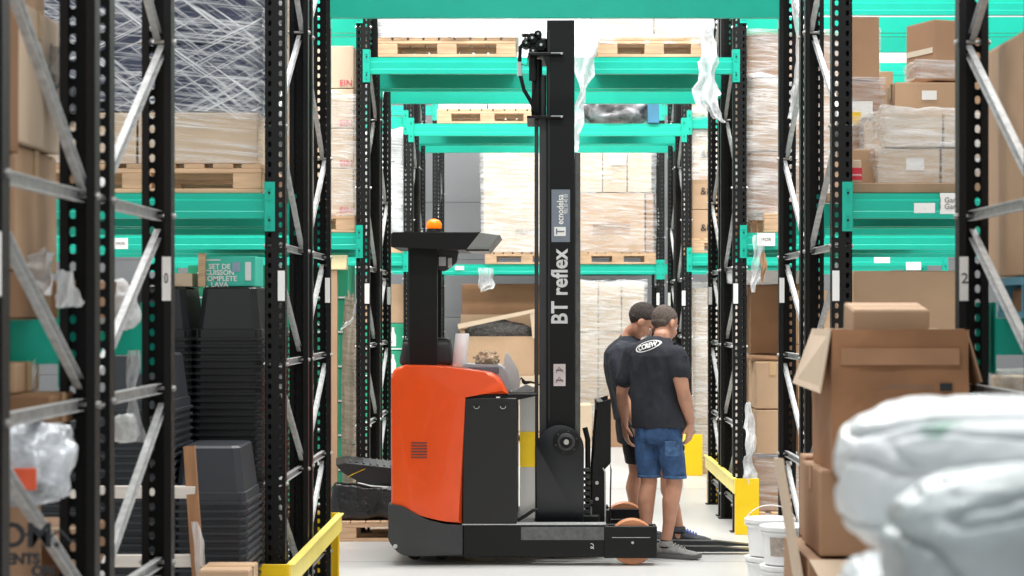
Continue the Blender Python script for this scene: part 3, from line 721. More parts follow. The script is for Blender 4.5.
# ---- farthest row ----------------------------------------------------------
zd = 2.237; D0 = 25.05
pallet(X(485, D0 + .05), D0 + .02, zd, 'wooden pallet on the farthest beam between forklift roof and mast', w=1.05, d=.9, )
stack(X(483, D0), X(562, D0), D0 + .03, D0 + .8, zd + .147, Z(150, D0), 1, 1, 'pale carton', 'far behind between the forklift roof and the mast', m=CARDL, mark=('FRAGILE', .10, GINK, .10, .20))
carton(X(486, D0), X(560, D0), D0 + .05, D0 + .8, Z(149, D0), Z(117, D0), 'white wrapped pack on the far carton left of the mast', m=WC, tape=False, name='wrapped_pack', cat='pack')
wrap(X(482, D0), X(562, D0), D0 + .02, D0 + .82, zd + .147, Z(117, D0), 'milky stretch film around the far load left of the mast', WRAPX, seed=21, puff=.03)
pallet(X(580, D0) - .0, D0 + .02, zd, 'wooden pallet on the farthest beam right of the mast', w=.95, d=.9)
c = stack(X(578, D0), X(652, D0), D0 + .03, D0 + .8, Z(192, D0), Z(148, D0), 3, 1, 'pale carton', 'on the far load right of the mast', m=CARDL)
carton(X(578, D0), X(645, D0), D0 + .03, D0 + .8, zd + .147, Z(193, D0), 'large tan carton with printed strip, farthest beam, right of mast', m=CARD, mark=('MODDASS', .10, GINK, 0, .42), note=(0.0, .42, .46, .14, CARDM))
carton(X(646, D0), X(654, D0), D0 + .05, D0 + .8, zd + .147, Z(193, D0), 'narrow brown carton at the right end of the farthest pallet', m=CARDM)
wrap(X(578, D0), X(655, D0), D0 + .02, D0 + .82, zd + .147, Z(148, D0), 'glossy stretch film around the far load right of the mast', WRAP, seed=22, puff=.03)
tg = bm = BM(); add_box(bm, X(609, D0 - .02), X(626, D0 - .02), D0 - .035, D0 - .03, Z(165, D0), Z(153, D0)); tag(obj('paper_sheet', bm, PAPER), 'white paper sheet stuck on the far wrapped cartons', 'paper')
# floor goods of the farthest row
pallet(X(575, D0), D0 + .02, 0, 'wooden pallet on the floor under the tall far stack', w=1.0, d=.9)
stack(X(575, D0), X(645, D0), D0 + .03, D0 + .85, .147, Z(282, D0), 3, 6, 'tan carton', 'in the tall far floor stack behind the two men', m=CARDL)
wrap(X(574, D0), X(646, D0), D0 + .02, D0 + .86, .147, Z(281, D0), 'shiny stretch film around the tall far floor stack', WRAPX, seed=23, puff=.035)
carton(X(603, 24.3), X(634, 24.3), 24.3, 24.8, .001, Z(398, 24.3), 'brown carton on the floor seen right of the fork carriage', m=CARDM)
carton(X(566, 24.2), X(592, 24.2), 24.2, 24.8, .001, Z(405, 24.2), 'pale carton on the floor seen just left of the fork carriage', m=CARDL)
# goods behind the forklift body
pallet(X(450, D0), D0 + .02, 0, 'wooden pallet on the floor behind the forklift', w=1.25, d=.9)
stack(X(455, D0), X(540, D0), D0 + .03, D0 + .8, .147, Z(375, D0) - .01, 2, 2, 'tan carton', 'on the floor behind the forklift gap', m=CARDL)
bm = BM(); add_box(bm, X(462, D0 + .5), X(540, D0 + .5), D0 + .45, D0 + .80, Z(375, D0), Z(284, D0 + .5), bevel=.01)
tag(recenter(obj('cardboard_box', bm, CARDD)), 'tall brown carton behind the open one under the farthest beam', 'box')
t = thing('open_cardboard_box', 'open tan carton tilted toward us behind the forklift, dark stuff inside', 'box', (X(498, 24.8), 25.12, Z(375, D0)))
t.rotation_euler = (0, 0, .0)
bx0, bx1 = X(459, 24.8) - t.location.x, X(534, 24.8) - t.location.x; hh = Z(336, 24.8) - Z(375, 24.8); hb = Z(322, 24.8) - Z(375, 24.8)
bm = BM(); add_box(bm, bx0, bx1, -.004, .004, 0, hh); add_box(bm, bx0, bx0 + .008, .004, .24, 0, hb); add_box(bm, bx1 - .008, bx1, .004, .24, 0, hb + .04); add_box(bm, bx0, bx1, .232, .24, 0, hb + .1); add_box(bm, bx0, bx1, 0, .24, -.008, .0)
obj('box_body', bm, CARD, t)
bm = BM(); add_box(bm, bx0, bx1, 0, .22, -.003, .003, mtx=Matrix.Translation((0, .236, hb + .10)) @ Matrix.Rotation(-.25, 4, 'Y') @ Matrix.Rotation(2.9, 4, 'X')); 
bmesh.ops.delete(bm, geom=bm.verts[:], context='VERTS')
add_prism(bm, [(bx0 - .03, hb - .02), (bx1 + .01, hb + .17), (bx1 + .03, hb + .13), (bx0 - .02, hb - .08)], -.05, -.04)
obj('box_flap', bm, CARDL, t)
bm = BM(); add_prism(bm, [(bx1 - .02, hh - .02), (bx1 + .03, hh - .03), (bx1 + .01, hb + .17), (bx1 - .05, hb + .13)], -.045, -.036); obj('box_flap', bm, CARDL, t)
bm = BM(); bmesh.ops.create_icosphere(bm, subdivisions=3, radius=1)
for v in bm.verts:
    v.co = Vector((v.co.x * (bx1 - bx0) * .5 * (1 + .2 * noise.noise(v.co * 3)), v.co.y * .1 + .12, v.co.z * .2 * (1 + .3 * noise.noise(v.co * 4)) + hh - .0))
obj('dark_contents', bm, mat('dark_cloth', (52, 48, 44), .6, var=.3, scale=20, bump=.8), t, smooth=True)
# fourth row right
pallet(X(690, 20.3), 20.3, 2.237, 'wooden pallet on the fourth row right beam', w=1.25, d=.95)
for k in range(4):
    carton(X(692, 20.3), X(736, 20.3), 20.32, 21.2, Z(246, 20.3) + k * .37, Z(246, 20.3) + (k + 1) * .37 - .004, 'tan carton with a small black emblem, fourth row right, %s' % VERT[4][k], 'emblem cartons on the fourth row right beam', m=CARDL if k > 1 else CARD, mark=('&8', .10, INK, -.18, .5))
carton(X(737, 20.3), X(790, 20.3), 20.32, 21.2, Z(246, 20.3), Z(160, 20.3), 'plain tan carton beside the emblem cartons on the fourth row beam', m=CARD)
wrap(X(691, 20.3), X(736, 20.3), 20.3, 21.2, Z(180, 20.3), Z(108, 20.3), 'white film over the upper emblem cartons', WRAPX, seed=31, puff=.04)
pallet(X(695, 20.3), 20.3, 0, 'wooden pallet under the wrapped stack right of the two men', w=1.25, d=.95)
stack(X(695, 20.4), X(745, 20.4), 20.4, 21.2, .147, Z(288, 20.4), 2, 5, 'tan carton', 'in the wrapped stack right of the two men', m=CARDL)
wrap(X(694, 20.4), X(746, 20.4), 20.38, 21.22, .147, Z(286, 20.4), 'wrinkled milky film around the stack right of the two men', WRAPX, seed=32, puff=.05)
pallet(X(735, 20.3), 20.3, 3.622, 'wooden pallet high on the fourth row right beam', w=1.25, d=.95)
# third row right, on the beam
BX = X(744, 15.05)
pallet(X(764, 15.0), 14.99, 2.237, 'wooden pallet end showing on the third row right beam', w=1.25, d=.95)
stack(X(752, 15.05), 2.5, 15.05, 15.9, 2.39, Z(152, 15.05), 3, 1, 'brown carton', 'under the milky film on the third row right beam', m=CARDM)
stack(X(752, 15.05), 2.5, 15.05, 15.9, Z(151, 15.05), Z(78, 15.05), 3, 1, 'tan carton', 'at half height of the third row right load', m=CARD)
stack(X(747, 15.05), 2.55, 15.05, 15.9, Z(77, 15.05), Z(34, 15.05), 2, 1, 'grey brown carton', 'at the top of the third row right load', m=CARDM)
wrap(X(747, 15.05), 2.55, 15.03, 15.92, Z(77, 15.05), Z(32, 15.05), 'close horizontal film windings around the top cartons, third row right', WRAP, seed=41, puff=.02)
wrap(X(748, 15.05), 2.52, 15.03, 15.92, 2.33, Z(78, 15.05), 'milky sagging film around the lower cartons, third row right beam', WRAPX, seed=42, puff=.06)
pallet(X(738, 16.3), 16.25, 2.237, 'wooden pallet in the rear half of the third row, right bay', w=1.25, d=.95)
stack(X(738, 16.3), 2.9, 16.3, 17.1, 2.39, 3.6, 2, 3, 'brown carton', 'in the rear of the third row right bay', m=CARDM)
# third row right, floor
pallet(X(752, 15.0), 14.97, 0, 'wooden pallet under the floor cartons right of the yellow guard', w=1.25, d=.95)
stack(X(752, 15.05), 2.9, 15.05, 15.9, .147, Z(458, 15.05), 2, 2, 'wrapped carton', 'on the floor right of the yellow guard', m=CARDM)
wrap(X(752, 15.05), 2.9, 15.03, 15.92, .147, Z(457, 15.05), 'dull film around the lowest cartons right of the yellow guard', WRAP, seed=43, puff=.03)
carton(X(756, 15.05), X(788, 15.05), 15.05, 15.6, Z(457, 15.05) + .02, Z(410, 15.05), 'tan carton, second from the top, between guard and perforated upright', m=CARD)
carton(X(756, 15.05), X(790, 15.05), 15.07, 15.6, Z(409, 15.05), Z(362, 15.05), 'pale tan carton topping the floor cartons, third row right', m=CARD, tape='front')
bm = BM(); add_box(bm, -.14, .14, -.12, .2, 0, .02, mtx=Matrix.Rotation(.06, 4, 'Y')); tag(obj('cardboard_sheet', bm, CARDM, loc=(X(770, 15.05), 15.3, Z(361, 15.05) + .012)), 'flat brown cardboard sheet lying on the third row right carton', 'cardboard')
carton(X(747, 15.9), X(775, 15.9), 15.65, 16.1 - .02, Z(353, 15.9), Z(285, 15.9), 'dark brown carton below the third row right beam, left of two', m=CARDD)
carton(X(775, 15.9), X(797, 15.9), 15.65, 16.08, Z(353, 15.9), Z(283, 15.9), 'brown carton below the third row right beam, right of two', m=CARDM)
carton(X(747, 15.95), X(800, 15.95), 15.65, 16.08, .001 + Z(457, 15.05) + .02, Z(354, 15.9), 'brown carton stacked under the two dark cartons, third row right', m=CARDM)
stack(X(798, 15.1), 3.1, 15.1, 15.6, Z(457, 15.05) + .02, Z(290, 15.1), 3, 3, 'brown carton', 'seen through the second row right uprights', m=CARD)
bm = BM(); add_box(bm, -.35, .35, 0, .45, 0, .1, bevel=.02, seg=2); crumple(bm, .02, 5); tag(obj('white_sheet_pack', bm, WHITE, loc=(X(765, 15.9) + .05, 15.62, Z(284, 15.9) + .004)), 'white flat pack on the dark cartons below the third row right beam', 'pack')

# ---- second row right bay --------------------------------------------------
bm = BM(); add_box(bm, 0, 1.4, 0, .95, 0, .05, bevel=.004); add_box(bm, 0.1, 1.3, 0.002, .94, -.0, .02)
bd = obj('wooden_board', bm, mat('brown_board', (150, 124, 98), .75, var=.08), loc=(X(852, 9.99), 9.99, za + .001)); tag(bd, 'brown board under the wrapped cartons on the right beam', 'board')
zz = za + .053
stack(X(877, 10.05), 2.35, 10.05, 10.7, zz, Z(148, 10.05), 2, 1, 'wrapped flat carton', 'lower tier on the right beam', m=CARDL, note=(.1, .55, .09, .06, PAPER))
stack(X(884, 10.05), 2.34, 10.05, 10.7, Z(147, 10.05), Z(112, 10.05), 2, 1, 'wrapped flat carton', 'upper tier on the right beam', m=CARDL)
wrap(X(877, 10.05), 2.36, 10.03, 10.72, zz, Z(147, 10.05), 'shiny film around the lower tier of cartons on the right beam', WRAP, seed=51, puff=.03)
wrap(X(884, 10.05), 2.36, 10.03, 10.72, Z(147, 10.05), Z(110, 10.05), 'shiny film around the upper tier of cartons on the right beam', WRAPX, seed=52, puff=.02)
carton(X(849, 10.2), X(876, 10.2) - .01, 10.15, 10.75, zz, Z(150, 10.2), 'small tan carton low beside the wrapped tiers on the right beam', m=CARD)
sm = carton(X(849, 10.05), X(861, 10.05), 10.02, 10.12, zz, Z(160, 10.05), 'tiny red and white carton at the upright on the right beam', m=CARDL, tape=False)
bm = BM(); add_box(bm, -.03, .03, -.056, -.05, .015, .075); q = obj('red_print', bm, mat('red_print', (205, 40, 60), .5), sm)
text('printed_text', 'owens', .02, WHITE, front(0, -.0575, .04), sm, extrude=.0005)
cb = carton(X(842, 10.8), X(880, 10.8), 10.76, 11.0, zz, Z(82, 10.8), 'wrapped brown carton with white and yellow notes beside the right upright', m=CARDM, tape=False)
cb2 = cb
bm = BM(); add_box(bm, X(848, 10.74) - cb.location.x, X(873, 10.74) - cb.location.x, -.13, -.125, Z(117, 10.74) - cb.location.z, Z(101, 10.74) - cb.location.z); obj('paper_note', bm, PAPER, cb)
bm = BM(); add_box(bm, X(849, 10.74) - cb.location.x, X(861, 10.74) - cb.location.x, -.135, -.13, Z(125, 10.74) - cb.location.z, Z(112, 10.74) - cb.location.z); obj('yellow_note', bm, YELLOW, cb)
carton(X(846, 10.8), X(879, 10.8), 10.78, 11.0, Z(81, 10.8), Z(17, 10.8), 'brown carton with film tails on top of the noted carton, right upright', m=CARDM, tape=False)
wrap(X(843, 10.8), X(881, 10.8), 10.75, 11.0, Z(150, 10.8), Z(81, 10.8), 'film around the carton with the yellow note', WRAP, seed=53, sub=8)
carton(X(893, 10.8), 2.5, 10.76, 11.0, zz, Z(83, 10.8), 'wide tan carton behind the wrapped tiers on the right beam', m=CARD, note=(-.18, .88, .08, .05, PAPER))
o = carton(X(916, 10.8), X(980, 10.8), 10.70, 10.99, Z(81, 10.8), Z(20, 10.8), 'brown carton turned at an angle at the top right with tape windows', m=CARDM, tape=False, rot=.0)
o.rotation_euler = (0, 0, .36); o.location.y += .12; o.location.x += .03
for zq in (.15,):
    bm = BM(); add_box(bm, -.175, -.171, -.13, .13, zq, zq + .03); obj('packing_tape', bm, CTAPE, o)
wrap(X(914, 10.8), X(980, 10.8), 10.69, 11.0, Z(81, 10.8), Z(65, 10.8), 'film gathered at the foot of the angled top right carton', WRAPX, seed=54, sub=8)
carton(X(852, 10.3), X(962, 10.3), 10.25, 10.95, .62, Z(271, 10.3), 'large plain tan carton under the right beam behind the open box', m=CARD, tape=False)
carton(X(850, 10.3), X(966, 10.3), 10.22, 10.96, .15, .618, 'brown carton under the large plain carton, second row right', m=CARDM)
pallet(X(850, 10.3) , 10.2, 0, 'wooden pallet on the floor of the second row right bay', w=.8, d=.8)
# fourth-row-right extra high beam seen above
# ---- stack in the gangway on the right ------------------------------------
gx0 = X(806, 7.0)
t = thing('open_cardboard_box', 'big open carton standing on the right gangway stack with drooping flaps', 'box', (1.195, 6.83, 1.125))
H = Z(330, 6.6) - 1.125; hw, hd = .225, .225
bm = BM()
for a in ((-hw, hw, -hd, -hd + .006, 0, H), (-hw, hw, hd - .006, hd, 0, H), (-hw, -hw + .006, -hd + .006, hd - .006, 0, H), (hw - .006, hw, -hd + .006, hd - .006, 0, H), (-hw, hw, -hd, hd, -.004, .002)):
    add_box(bm, *a)
bmesh.ops.subdivide_edges(bm, edges=[e for e in bm.edges if e.calc_length() > .2], cuts=6, use_grid_fill=True)
crumple(bm, .012, 5, 3)
obj('box_body', bm, mat('worn_brown_cardboard', (158, 114, 80), .75, var=.12, scale=4), t)
def flap(pts, name='box_flap', m=CARDL, th=.005, parent=t):
    pts = [Vector(p) for p in pts]; n = (pts[1] - pts[0]).cross(pts[2] - pts[0]).normalized() * th
    bm = BM(); a = [bm.verts.new(p) for p in pts]; b_ = [bm.verts.new(p + n) for p in pts]
    bm.faces.new(a); bm.faces.new(list(reversed(b_)))
    for i in range(len(pts)): bm.faces.new((a[(i + 1) % len(pts)], a[i], b_[i], b_[(i + 1) % len(pts)]))
    return obj(name, bm, m, parent)
flap([(-hw, -hd, H), (-hw, hd - .02, H), (-hw - .075, hd - .06, H - .19), (-hw - .035, -hd + .0, H - .21)], m=CARDL)
flap([(hw + .001, -hd, H - .01), (hw + .001, -hd + .2, H - .01), (hw + .055, -hd + .17, H - .19), (hw + .045, -hd - .01, H - .17)], m=CARDM)
flap([(-hw + .01, -hd + .007, H - .006), (hw - .01, -hd + .007, H + .004), (hw - .02, -hd + .02, H - .2), (-hw + .02, -hd + .02, H - .2)], m=CARDM)
flap([(-hw + .01, hd + .001, H), (hw - .01, hd + .001, H), (hw - .02, hd + .03, H - .2), (-hw + .02, hd + .03, H - .2)], m=CARDL)
bm = BM()
add_box(bm, -hw + .03, hw - .03, -hd - .0085, -hd + .002, H - .115, H - .06)
obj('packing_tape', bm, mat('aged_tape', (170, 128, 96), .4), t)
text('printed_text', 'HOME DELIVERY', .022, GINK, front(.03, -hd - .012, H - .188), t, extrude=.0006)
bm = BM(); add_box(bm, .13, .17, -hd - .012, -hd - .008, H - .20, H - .175); obj('printed_mark', bm, INK, t)
sb = carton(X(848, 6.75), X(925, 6.75), 6.72, 6.92, 1.20, Z(305, 6.75), 'smaller tan carton sticking out of the big open carton', m=CARD, tape=False); sb.rotation_euler = (.13, 0, 0)
bm = BM()
carton(gx0, gx0 + .47, 6.65, 7.12, Z(546, 6.95), 1.12, 'brown carton directly under the big open carton', m=CARDM)
carton(X(802, 7.2), X(822, 7.2), 7.14, 7.3, Z(546, 6.95), Z(455, 7.2), 'narrow brown carton behind the one under the big open carton', m=CARDM, tape=False)
t2 = thing('open_cardboard_box', 'lower open carton at the right with a tall pale flap standing up', 'box', (gx0 + .22, 6.95, 0.001))
zl = Z(548, 6.95) - .001
bm = BM()
for a in ((-.26, .28, -.33, -.324, 0, zl), (-.26, .28, .344, .35, 0, zl), (-.26, -.254, -.324, .344, 0, zl), (.274, .28, -.324, .344, 0, zl), (-.254, .274, -.324, .344, zl - .008, zl - .002)):
    add_box(bm, *a)
obj('box_body', bm, CARDM, t2)
zf = Z(456, 6.9); 
flap([(-.262, -.33, zl - .2), (-.262, .10, zl - .1), (-.325, .12, zf - .02), (-.335, -.2, zf)], m=CARDL, parent=t2, th=.006)
flap([(-.26, -.331, zl), (.28, -.331, zl), (.27, -.50, zl - .055), (-.24, -.50, zl - .055)], m=CARDL, parent=t2)
# buckets
def bucket(x, y, z, label, lbl=True):
    t = thing('white_bucket', label, 'bucket', (x, y, z), 'white plastic buckets')
    bm = BM(); add_lathe(bm, [(.118, 0), (.122, .004), (.133, .20), (.143, .202), (.143, .215), (.136, .217), (.137, .235)], (0, 0, 0)); obj('bucket_body', bm, WHITE, t, smooth='auto')
    bm = BM(); add_lathe(bm, [(.148, .226), (.150, .232), (.150, .252), (.142, .256), (.13, .250), (.001, .250)], (0, 0, 0)); obj('lid', bm, WHITE, t, smooth='auto')
    t.scale = (1, 1, .85)
    if lbl:
        bm = BM(); n = 16; R = []
        for i in range(n + 1):
            a = math.radians(-140 + 100 * i / n)
            R.append([Vector((r_ * math.cos(a), r_ * math.sin(a), z_)) for r_, z_ in ((.1265, .06), (.134, .185))])
        vv = [[bm.verts.new(p) for p in r_] for r_ in R]
        for a_, b_ in zip(vv[:-1], vv[1:]): bm.faces.new((a_[0], b_[0], b_[1], a_[1]))
        lb = obj('bucket_label', bm, mat('grey_brown_label', (172, 160, 150), .6, var=.1, scale=40), t)
        text('printed_text', 'TILE', .026, WHITE, front(0.01, -.139, .158), lb, extrude=.0005)
        text('printed_text', '<ono>', .034, WHITE, front(0.01, -.137, .115), lb, extrude=.0005, bold=.001)
    return t
def handle(t, ang=1.25):
    bm = BM(); pts = []
    for i in range(17):
        a = math.pi * i / 16; pts.append((.15 * math.cos(a), -.02 - .13 * math.sin(a) * math.cos(ang), .215 + .14 * math.sin(a) * math.sin(ang)))
    add_tube(bm, pts, .0035); obj('handle', bm, WHITE, t)
yb = 11.35
b1x = X(777, yb) - .005; b0x = X(785, yb) + .03
bucket(X(770, 11.75), 11.75, .001, 'white bucket at the bottom of the back pair, by the third row guard', False)
bk = bucket(X(770, 11.75), 11.75, .222, 'upper white bucket of the back pair with its handle raised', False); handle(bk, 1.3)
zq = Z(563, yb)
bucket(X(786, yb), yb, .001, 'white bucket at the bottom of the front pair', False)
bucket(X(786, yb), yb, .222, 'upper front white bucket with the grey brown label')
# foreground sacks on a carton
SACK = mat('white_sack_plastic', (214, 220, 222), .35, var=.03, scale=4, bump=.5, bscale=9)
nt = SACK.node_tree; pb = nt.nodes['Principled BSDF']; L = nt.links.new      # sparse green print under the plastic
n = nt.nodes.new('ShaderNodeTexNoise'); n.inputs['Scale'].default_value = 9; n.inputs['Detail'].default_value = 2
tc = [q for q in nt.nodes if q.type == 'TEX_COORD'][0]; L(tc.outputs['Object'], n.inputs['Vector'])
r = nt.nodes.new('ShaderNodeValToRGB'); r.color_ramp.elements[0].position = .66; r.color_ramp.elements[1].position = .74
r.color_ramp.elements[0].color = (0, 0, 0, 1); r.color_ramp.elements[1].color = (1, 1, 1, 1); L(n.outputs['Fac'], r.inputs['Fac'])
mx = nt.nodes.new('ShaderNodeMixRGB'); mx.inputs['Color2'].default_value = lin((96, 150, 132)) + (1,)
src = pb.inputs['Base Color'].links[0].from_socket; L(r.outputs['Color'], mx.inputs['Fac']); L(src, mx.inputs['Color1']); L(mx.outputs['Color'], pb.inputs['Base Color'])
SACKSHADE = mat('shaded_sack_plastic', (168, 178, 180), .32, var=.12, scale=7, bump=.5, bscale=9)  # sack plastic greyed to paint in the shade on the front sack
def sack(cx, cy, cz, rx, ry, rz, seed, label, rot=0.0, amp=.16, m=None):
    bm = BM(); bmesh.ops.create_icosphere(bm, subdivisions=6, radius=1.0)
    for v in bm.verts:
        p = v.co.copy(); q = Vector([math.copysign(abs(c) ** .66, c) for c in p])
        f = Vector((p.x * .8, p.y, p.z * 2.2)) + Vector((seed, 0, seed))
        fold = 1 - min(1, abs(noise.noise(f * 1.3)) * 4.5)
        q *= 1 + amp * .6 * noise.noise(p * 1.6 + Vector((seed, 1, 2))) - amp * .65 * fold ** 2 + .02 * noise.noise(p * 7)
        v.co = Vector((q.x * rx, q.y * ry, max(q.z, -.93) * rz))
    o = obj('white_sack', bm, m or SACK, smooth=True, loc=(cx, cy, cz)); o.rotation_euler = (0, rot, 0)
    return tag(o, label, 'sack', 'blurred white sacks in the right foreground')
sack(X(1020, 2.95), 2.98, Z(480, 2.95), .262, .22, .126, 3, 'upper blurred white sack in the right foreground, its top edge in the light', rot=.0, amp=.10)
sack(X(1035, 2.6), 2.55, Z(562, 2.6), .205, .15, .138, 9, 'lower blurred sack in the right foreground, shade painted grey', rot=-.06, amp=.13, m=SACKSHADE)
sack(X(905, 2.75), 2.78, Z(618, 2.75), .09, .12, .085, 5, 'small blurred white sack at the lower edge, left of the two big ones', amp=.10)
carton(.38, 1.05, 2.42, 3.2, .001, Z(618, 2.75) - .083, 'large carton under the blurred white sacks', m=CARDM)
# ---------------------------------------------------------------- pallet with black crate left of the forklift
pallet(X(336, 14.35), 14.35, 0, 'low wooden pallet on the floor left of the forklift under the black crates', w=.95, d=.7)
BAGM = mat('black_plastic_bag', (30, 31, 33), .22, var=.1, scale=8, bump=1.0, bscale=12)
bm = BM(); add_box(bm, -.30, .30, -.2, .25, 0, .24, bevel=.03, seg=2)
bmesh.ops.subdivide_edges(bm, edges=[e for e in bm.edges if e.calc_length() > .12], cuts=8, use_grid_fill=True); crumple(bm, .035, 7, 2)
for v in bm.verts: v.co.z = max(v.co.z, .001)
tag(obj('black_bag', bm, BAGM, smooth=True, loc=(X(372, 14.4), 14.6, .148)), 'shiny black plastic bag of goods on the low pallet left of the forklift', 'bag')
t = thing('crate_lid', 'black ribbed plastic lid tilted on top of the shiny black bag', 'lid', (X(368, 14.35), 14.62, .415)); t.rotation_euler = (.05, .12, .1)
bm = BM(); add_prism(bm, [(-.27, .11), (-.21, .135), (.28, .135), (.32, .10), (.32, .03), (-.08, .0), (-.22, .06)], -.2, .2, bevel=.008); obj('lid_body', bm, CRATE, t)
bm = BM()
for k in range(9): add_box(bm, -.18 + k * .05, -.165 + k * .05, -.17, .17, .134, .142)
obj('rib_pattern', bm, CRATE, t)
bm = BM(); add_tube(bm, [(-.1, -.21, -.0), (.0, -.212, -.012), (.32, -.212, .0)], .006); obj('metal_rim', bm, GALV, t)
bm = BM(); add_box(bm, -.3, .3, -.005, .3, 0, .10, bevel=.01); 
tag(obj('grey_crate', bm, CRATE, loc=(X(350, 14.9), 15.2 - .12, .31)), 'dark crate edge behind the tilted lid', 'crate') if False else bm.free()
film([(X(347, 14.3), 14.4, .46), (X(358, 14.3), 14.38, .50), (X(364, 14.3), 14.38, .52)], [.01, .012, .008], 'yellow_strap', 'thin yellow strap over the tilted black lid', YELLOW, amp=.004, cat='strap', group='straps')

# ---------------------------------------------------------------- the reach truck
D1, D2 = 13.0, 14.27
T0 = Vector((X(520, D1), (D1 + D2) / 2, 0))
TR = thing('forklift', 'orange and black reach truck forklift parked sideways across the gangway', 'forklift', T0)
def tx(px): return X(px, D1) - T0.x
def tz(py): return Z(py, D1)
YA, YB = D1 - T0.y, D2 - T0.y
ORANGE = mat('orange_paint', (226, 76, 14), .35, var=.02, coat=.3)
TBLK = mat('truck_black', (16, 17, 18), .48, var=.04, spec=.28)
TGREY = mat('truck_charcoal', (48, 50, 52), .5, var=.05)
TBAT = mat('battery_black', (20, 21, 22), .55, var=.03)
def smoothpoly(pts, r, n=5):
    """rounds the corners of a polygon: r per corner"""
    out = []
    N = len(pts)
    for i in range(N):
        p = Vector(pts[i]); a = Vector(pts[i - 1]); b_ = Vector(pts[(i + 1) % N]); rr = r[i] if isinstance(r, (list, tuple)) else r
        if rr <= 0: out.append(tuple(p)); continue
        u = (a - p); w = (b_ - p); k = min(rr, u.length * .49, w.length * .49); s = p + u.normalized() * k; e = p + w.normalized() * k
        for j in range(n + 1):
            q = j / n; out.append(tuple(s.lerp(p, q).lerp(p.lerp(e, q), q)))
    return out
# body
P = [(tx(390.5), tz(505)), (tx(390.5), tz(368)), (tx(490), tz(368)), (tx(507), tz(384)), (tx(508), tz(394)), (tx(462), tz(394)), (tx(462), tz(524)), (tx(432), tz(521))]
pp = smoothpoly([(tx(391), tz(506)), (tx(391), tz(366)), (tx(440), tz(366)), (tx(497), tz(374)), (tx(508), tz(394)), (tx(462), tz(394)), (tx(462), tz(524)), (tx(430), tz(519))], [0, .09, .3, .11, 0, 0, 0, .15])
bm = BM(); add_prism(bm, pp, YA, YB - .02, bevel=.022, seg=3); obj('body_cover', bm, ORANGE, TR, smooth='auto')
bm = BM()
for k in range(6): add_box(bm, tx(411), tx(427), YA - .003, YA + .004, tz(443.5 + k * 2.9), tz(442.2 + k * 2.9))
obj('vent_slots', bm, mat('vent_grey', (96, 62, 60), .6), TR)
# chassis skirt
pc = smoothpoly([(tx(388), tz(540)), (tx(388.5), tz(504)), (tx(393), tz(504)), (tx(403), tz(506)), (tx(425), tz(519)), (tx(445), tz(524)), (tx(463), tz(525)), (tx(463), tz(556)), (tx(400), tz(556))], [.03, 0, 0, .02, .04, .02, 0, 0, .06])
bm = BM(); add_prism(bm, pc, YA - .012, YB + .0, bevel=.012, seg=2); obj('chassis_skirt', bm, TGREY, TR, smooth='auto')
bm = BM(); add_box(bm, tx(463), tx(606), YA, YA + .13, tz(557), tz(525), bevel=.006); add_box(bm, tx(463), tx(537), YA + .13, YB - .13, tz(552), tz(526))
obj('chassis_frame', bm, TBLK, TR)
bm = BM(); add_box(bm, tx(463), tx(606), YB - .13, YB, tz(557), tz(525), bevel=.006); obj('support_arm', bm, TBLK, TR)
bm = BM(); add_box(bm, tx(521), tx(605), YA - .003, YA + .004, tz(540), tz(527), bevel=.001); obj('grip_plate', bm, mat('worn_steel_plate', (92, 94, 95), .5, metal=.2, var=.12, scale=30), TR)
bm = BM(); add_box(bm, tx(462), tx(606), YA - .001, YA + .12, tz(525), tz(524)); obj('edge_strip', bm, GALV, TR)
bm = BM(); add_cyl(bm, (tx(395.5), YA - .02, tz(546)), (tx(395.5), YA, tz(546)), .014, n=14); obj('tie_ring', bm, GALV, TR)
for px in (412, 440):
    bm = BM(); add_cyl(bm, (tx(px), YA + .3, .062), (tx(px), YA + .38, .062), .06, n=24); obj('castor_wheel', bm, TBLK, TR)
bm = BM(); add_cyl(bm, (tx(425), YB - .5, .115), (tx(425), YB - .38, .115), .113, n=28); obj('drive_wheel', bm, TBLK, TR)
# wheel boxes and load wheels
PU = mat('tan_polyurethane', (196, 132, 92), .5, var=.05)
for y0 in (YA - .012, YB - .145):
    bm = BM(); wb = add_box(bm, tx(604), tx(657), y0, y0 + .022, tz(558), tz(526), bevel=.005); add_box(bm, tx(604), tx(657), y0 + .135, y0 + .157, tz(558), tz(526), bevel=.005)
    add_box(bm, tx(604), tx(609), y0 + .02, y0 + .14, tz(556), tz(527)); add_box(bm, tx(654), tx(657), y0 + .02, y0 + .14, tz(556), tz(527))
    w = obj('wheel_box', bm, TBLK, TR)
    bm = BM(); add_box(bm, tx(612), tx(650), y0 - .002, y0 + .001, tz(537.6), tz(537)); obj('rivet', bm, GALV, w)
    c = (tx(632.5), y0 + .028, .150)
    bm = BM(); add_lathe(bm, [(.10, 0), (.143, 0), (.149, .008), (.149, .092), (.143, .1), (.10, .1)], c, n=44, axis='Y'); wh = obj('load_wheel', bm, PU, TR, smooth='auto')
    bm = BM(); add_lathe(bm, [(.001, .006), (.10, .006), (.10, .094), (.001, .094)], c, n=32, axis='Y'); obj('wheel_hub', bm, TGREY, wh)
    bm = BM(); add_cyl(bm, (c[0], y0 - .006, c[2] - 0), (c[0], y0, c[2]), .009, n=12); obj('axle_bolt', bm, BOLT, wh)
bm = BM()
R = [circle((tx(593), YA - .004, tz(549)), .008, (0, 1, 0), 12)]
add_tube(bm, [(tx(592) + .010 * math.cos(a * .7), YA - .005, tz(549 - a * .35) + .010 * math.sin(a * .7)) for a in range(14)], .002, n=5); obj('maker_mark', bm, PAPER, TR)
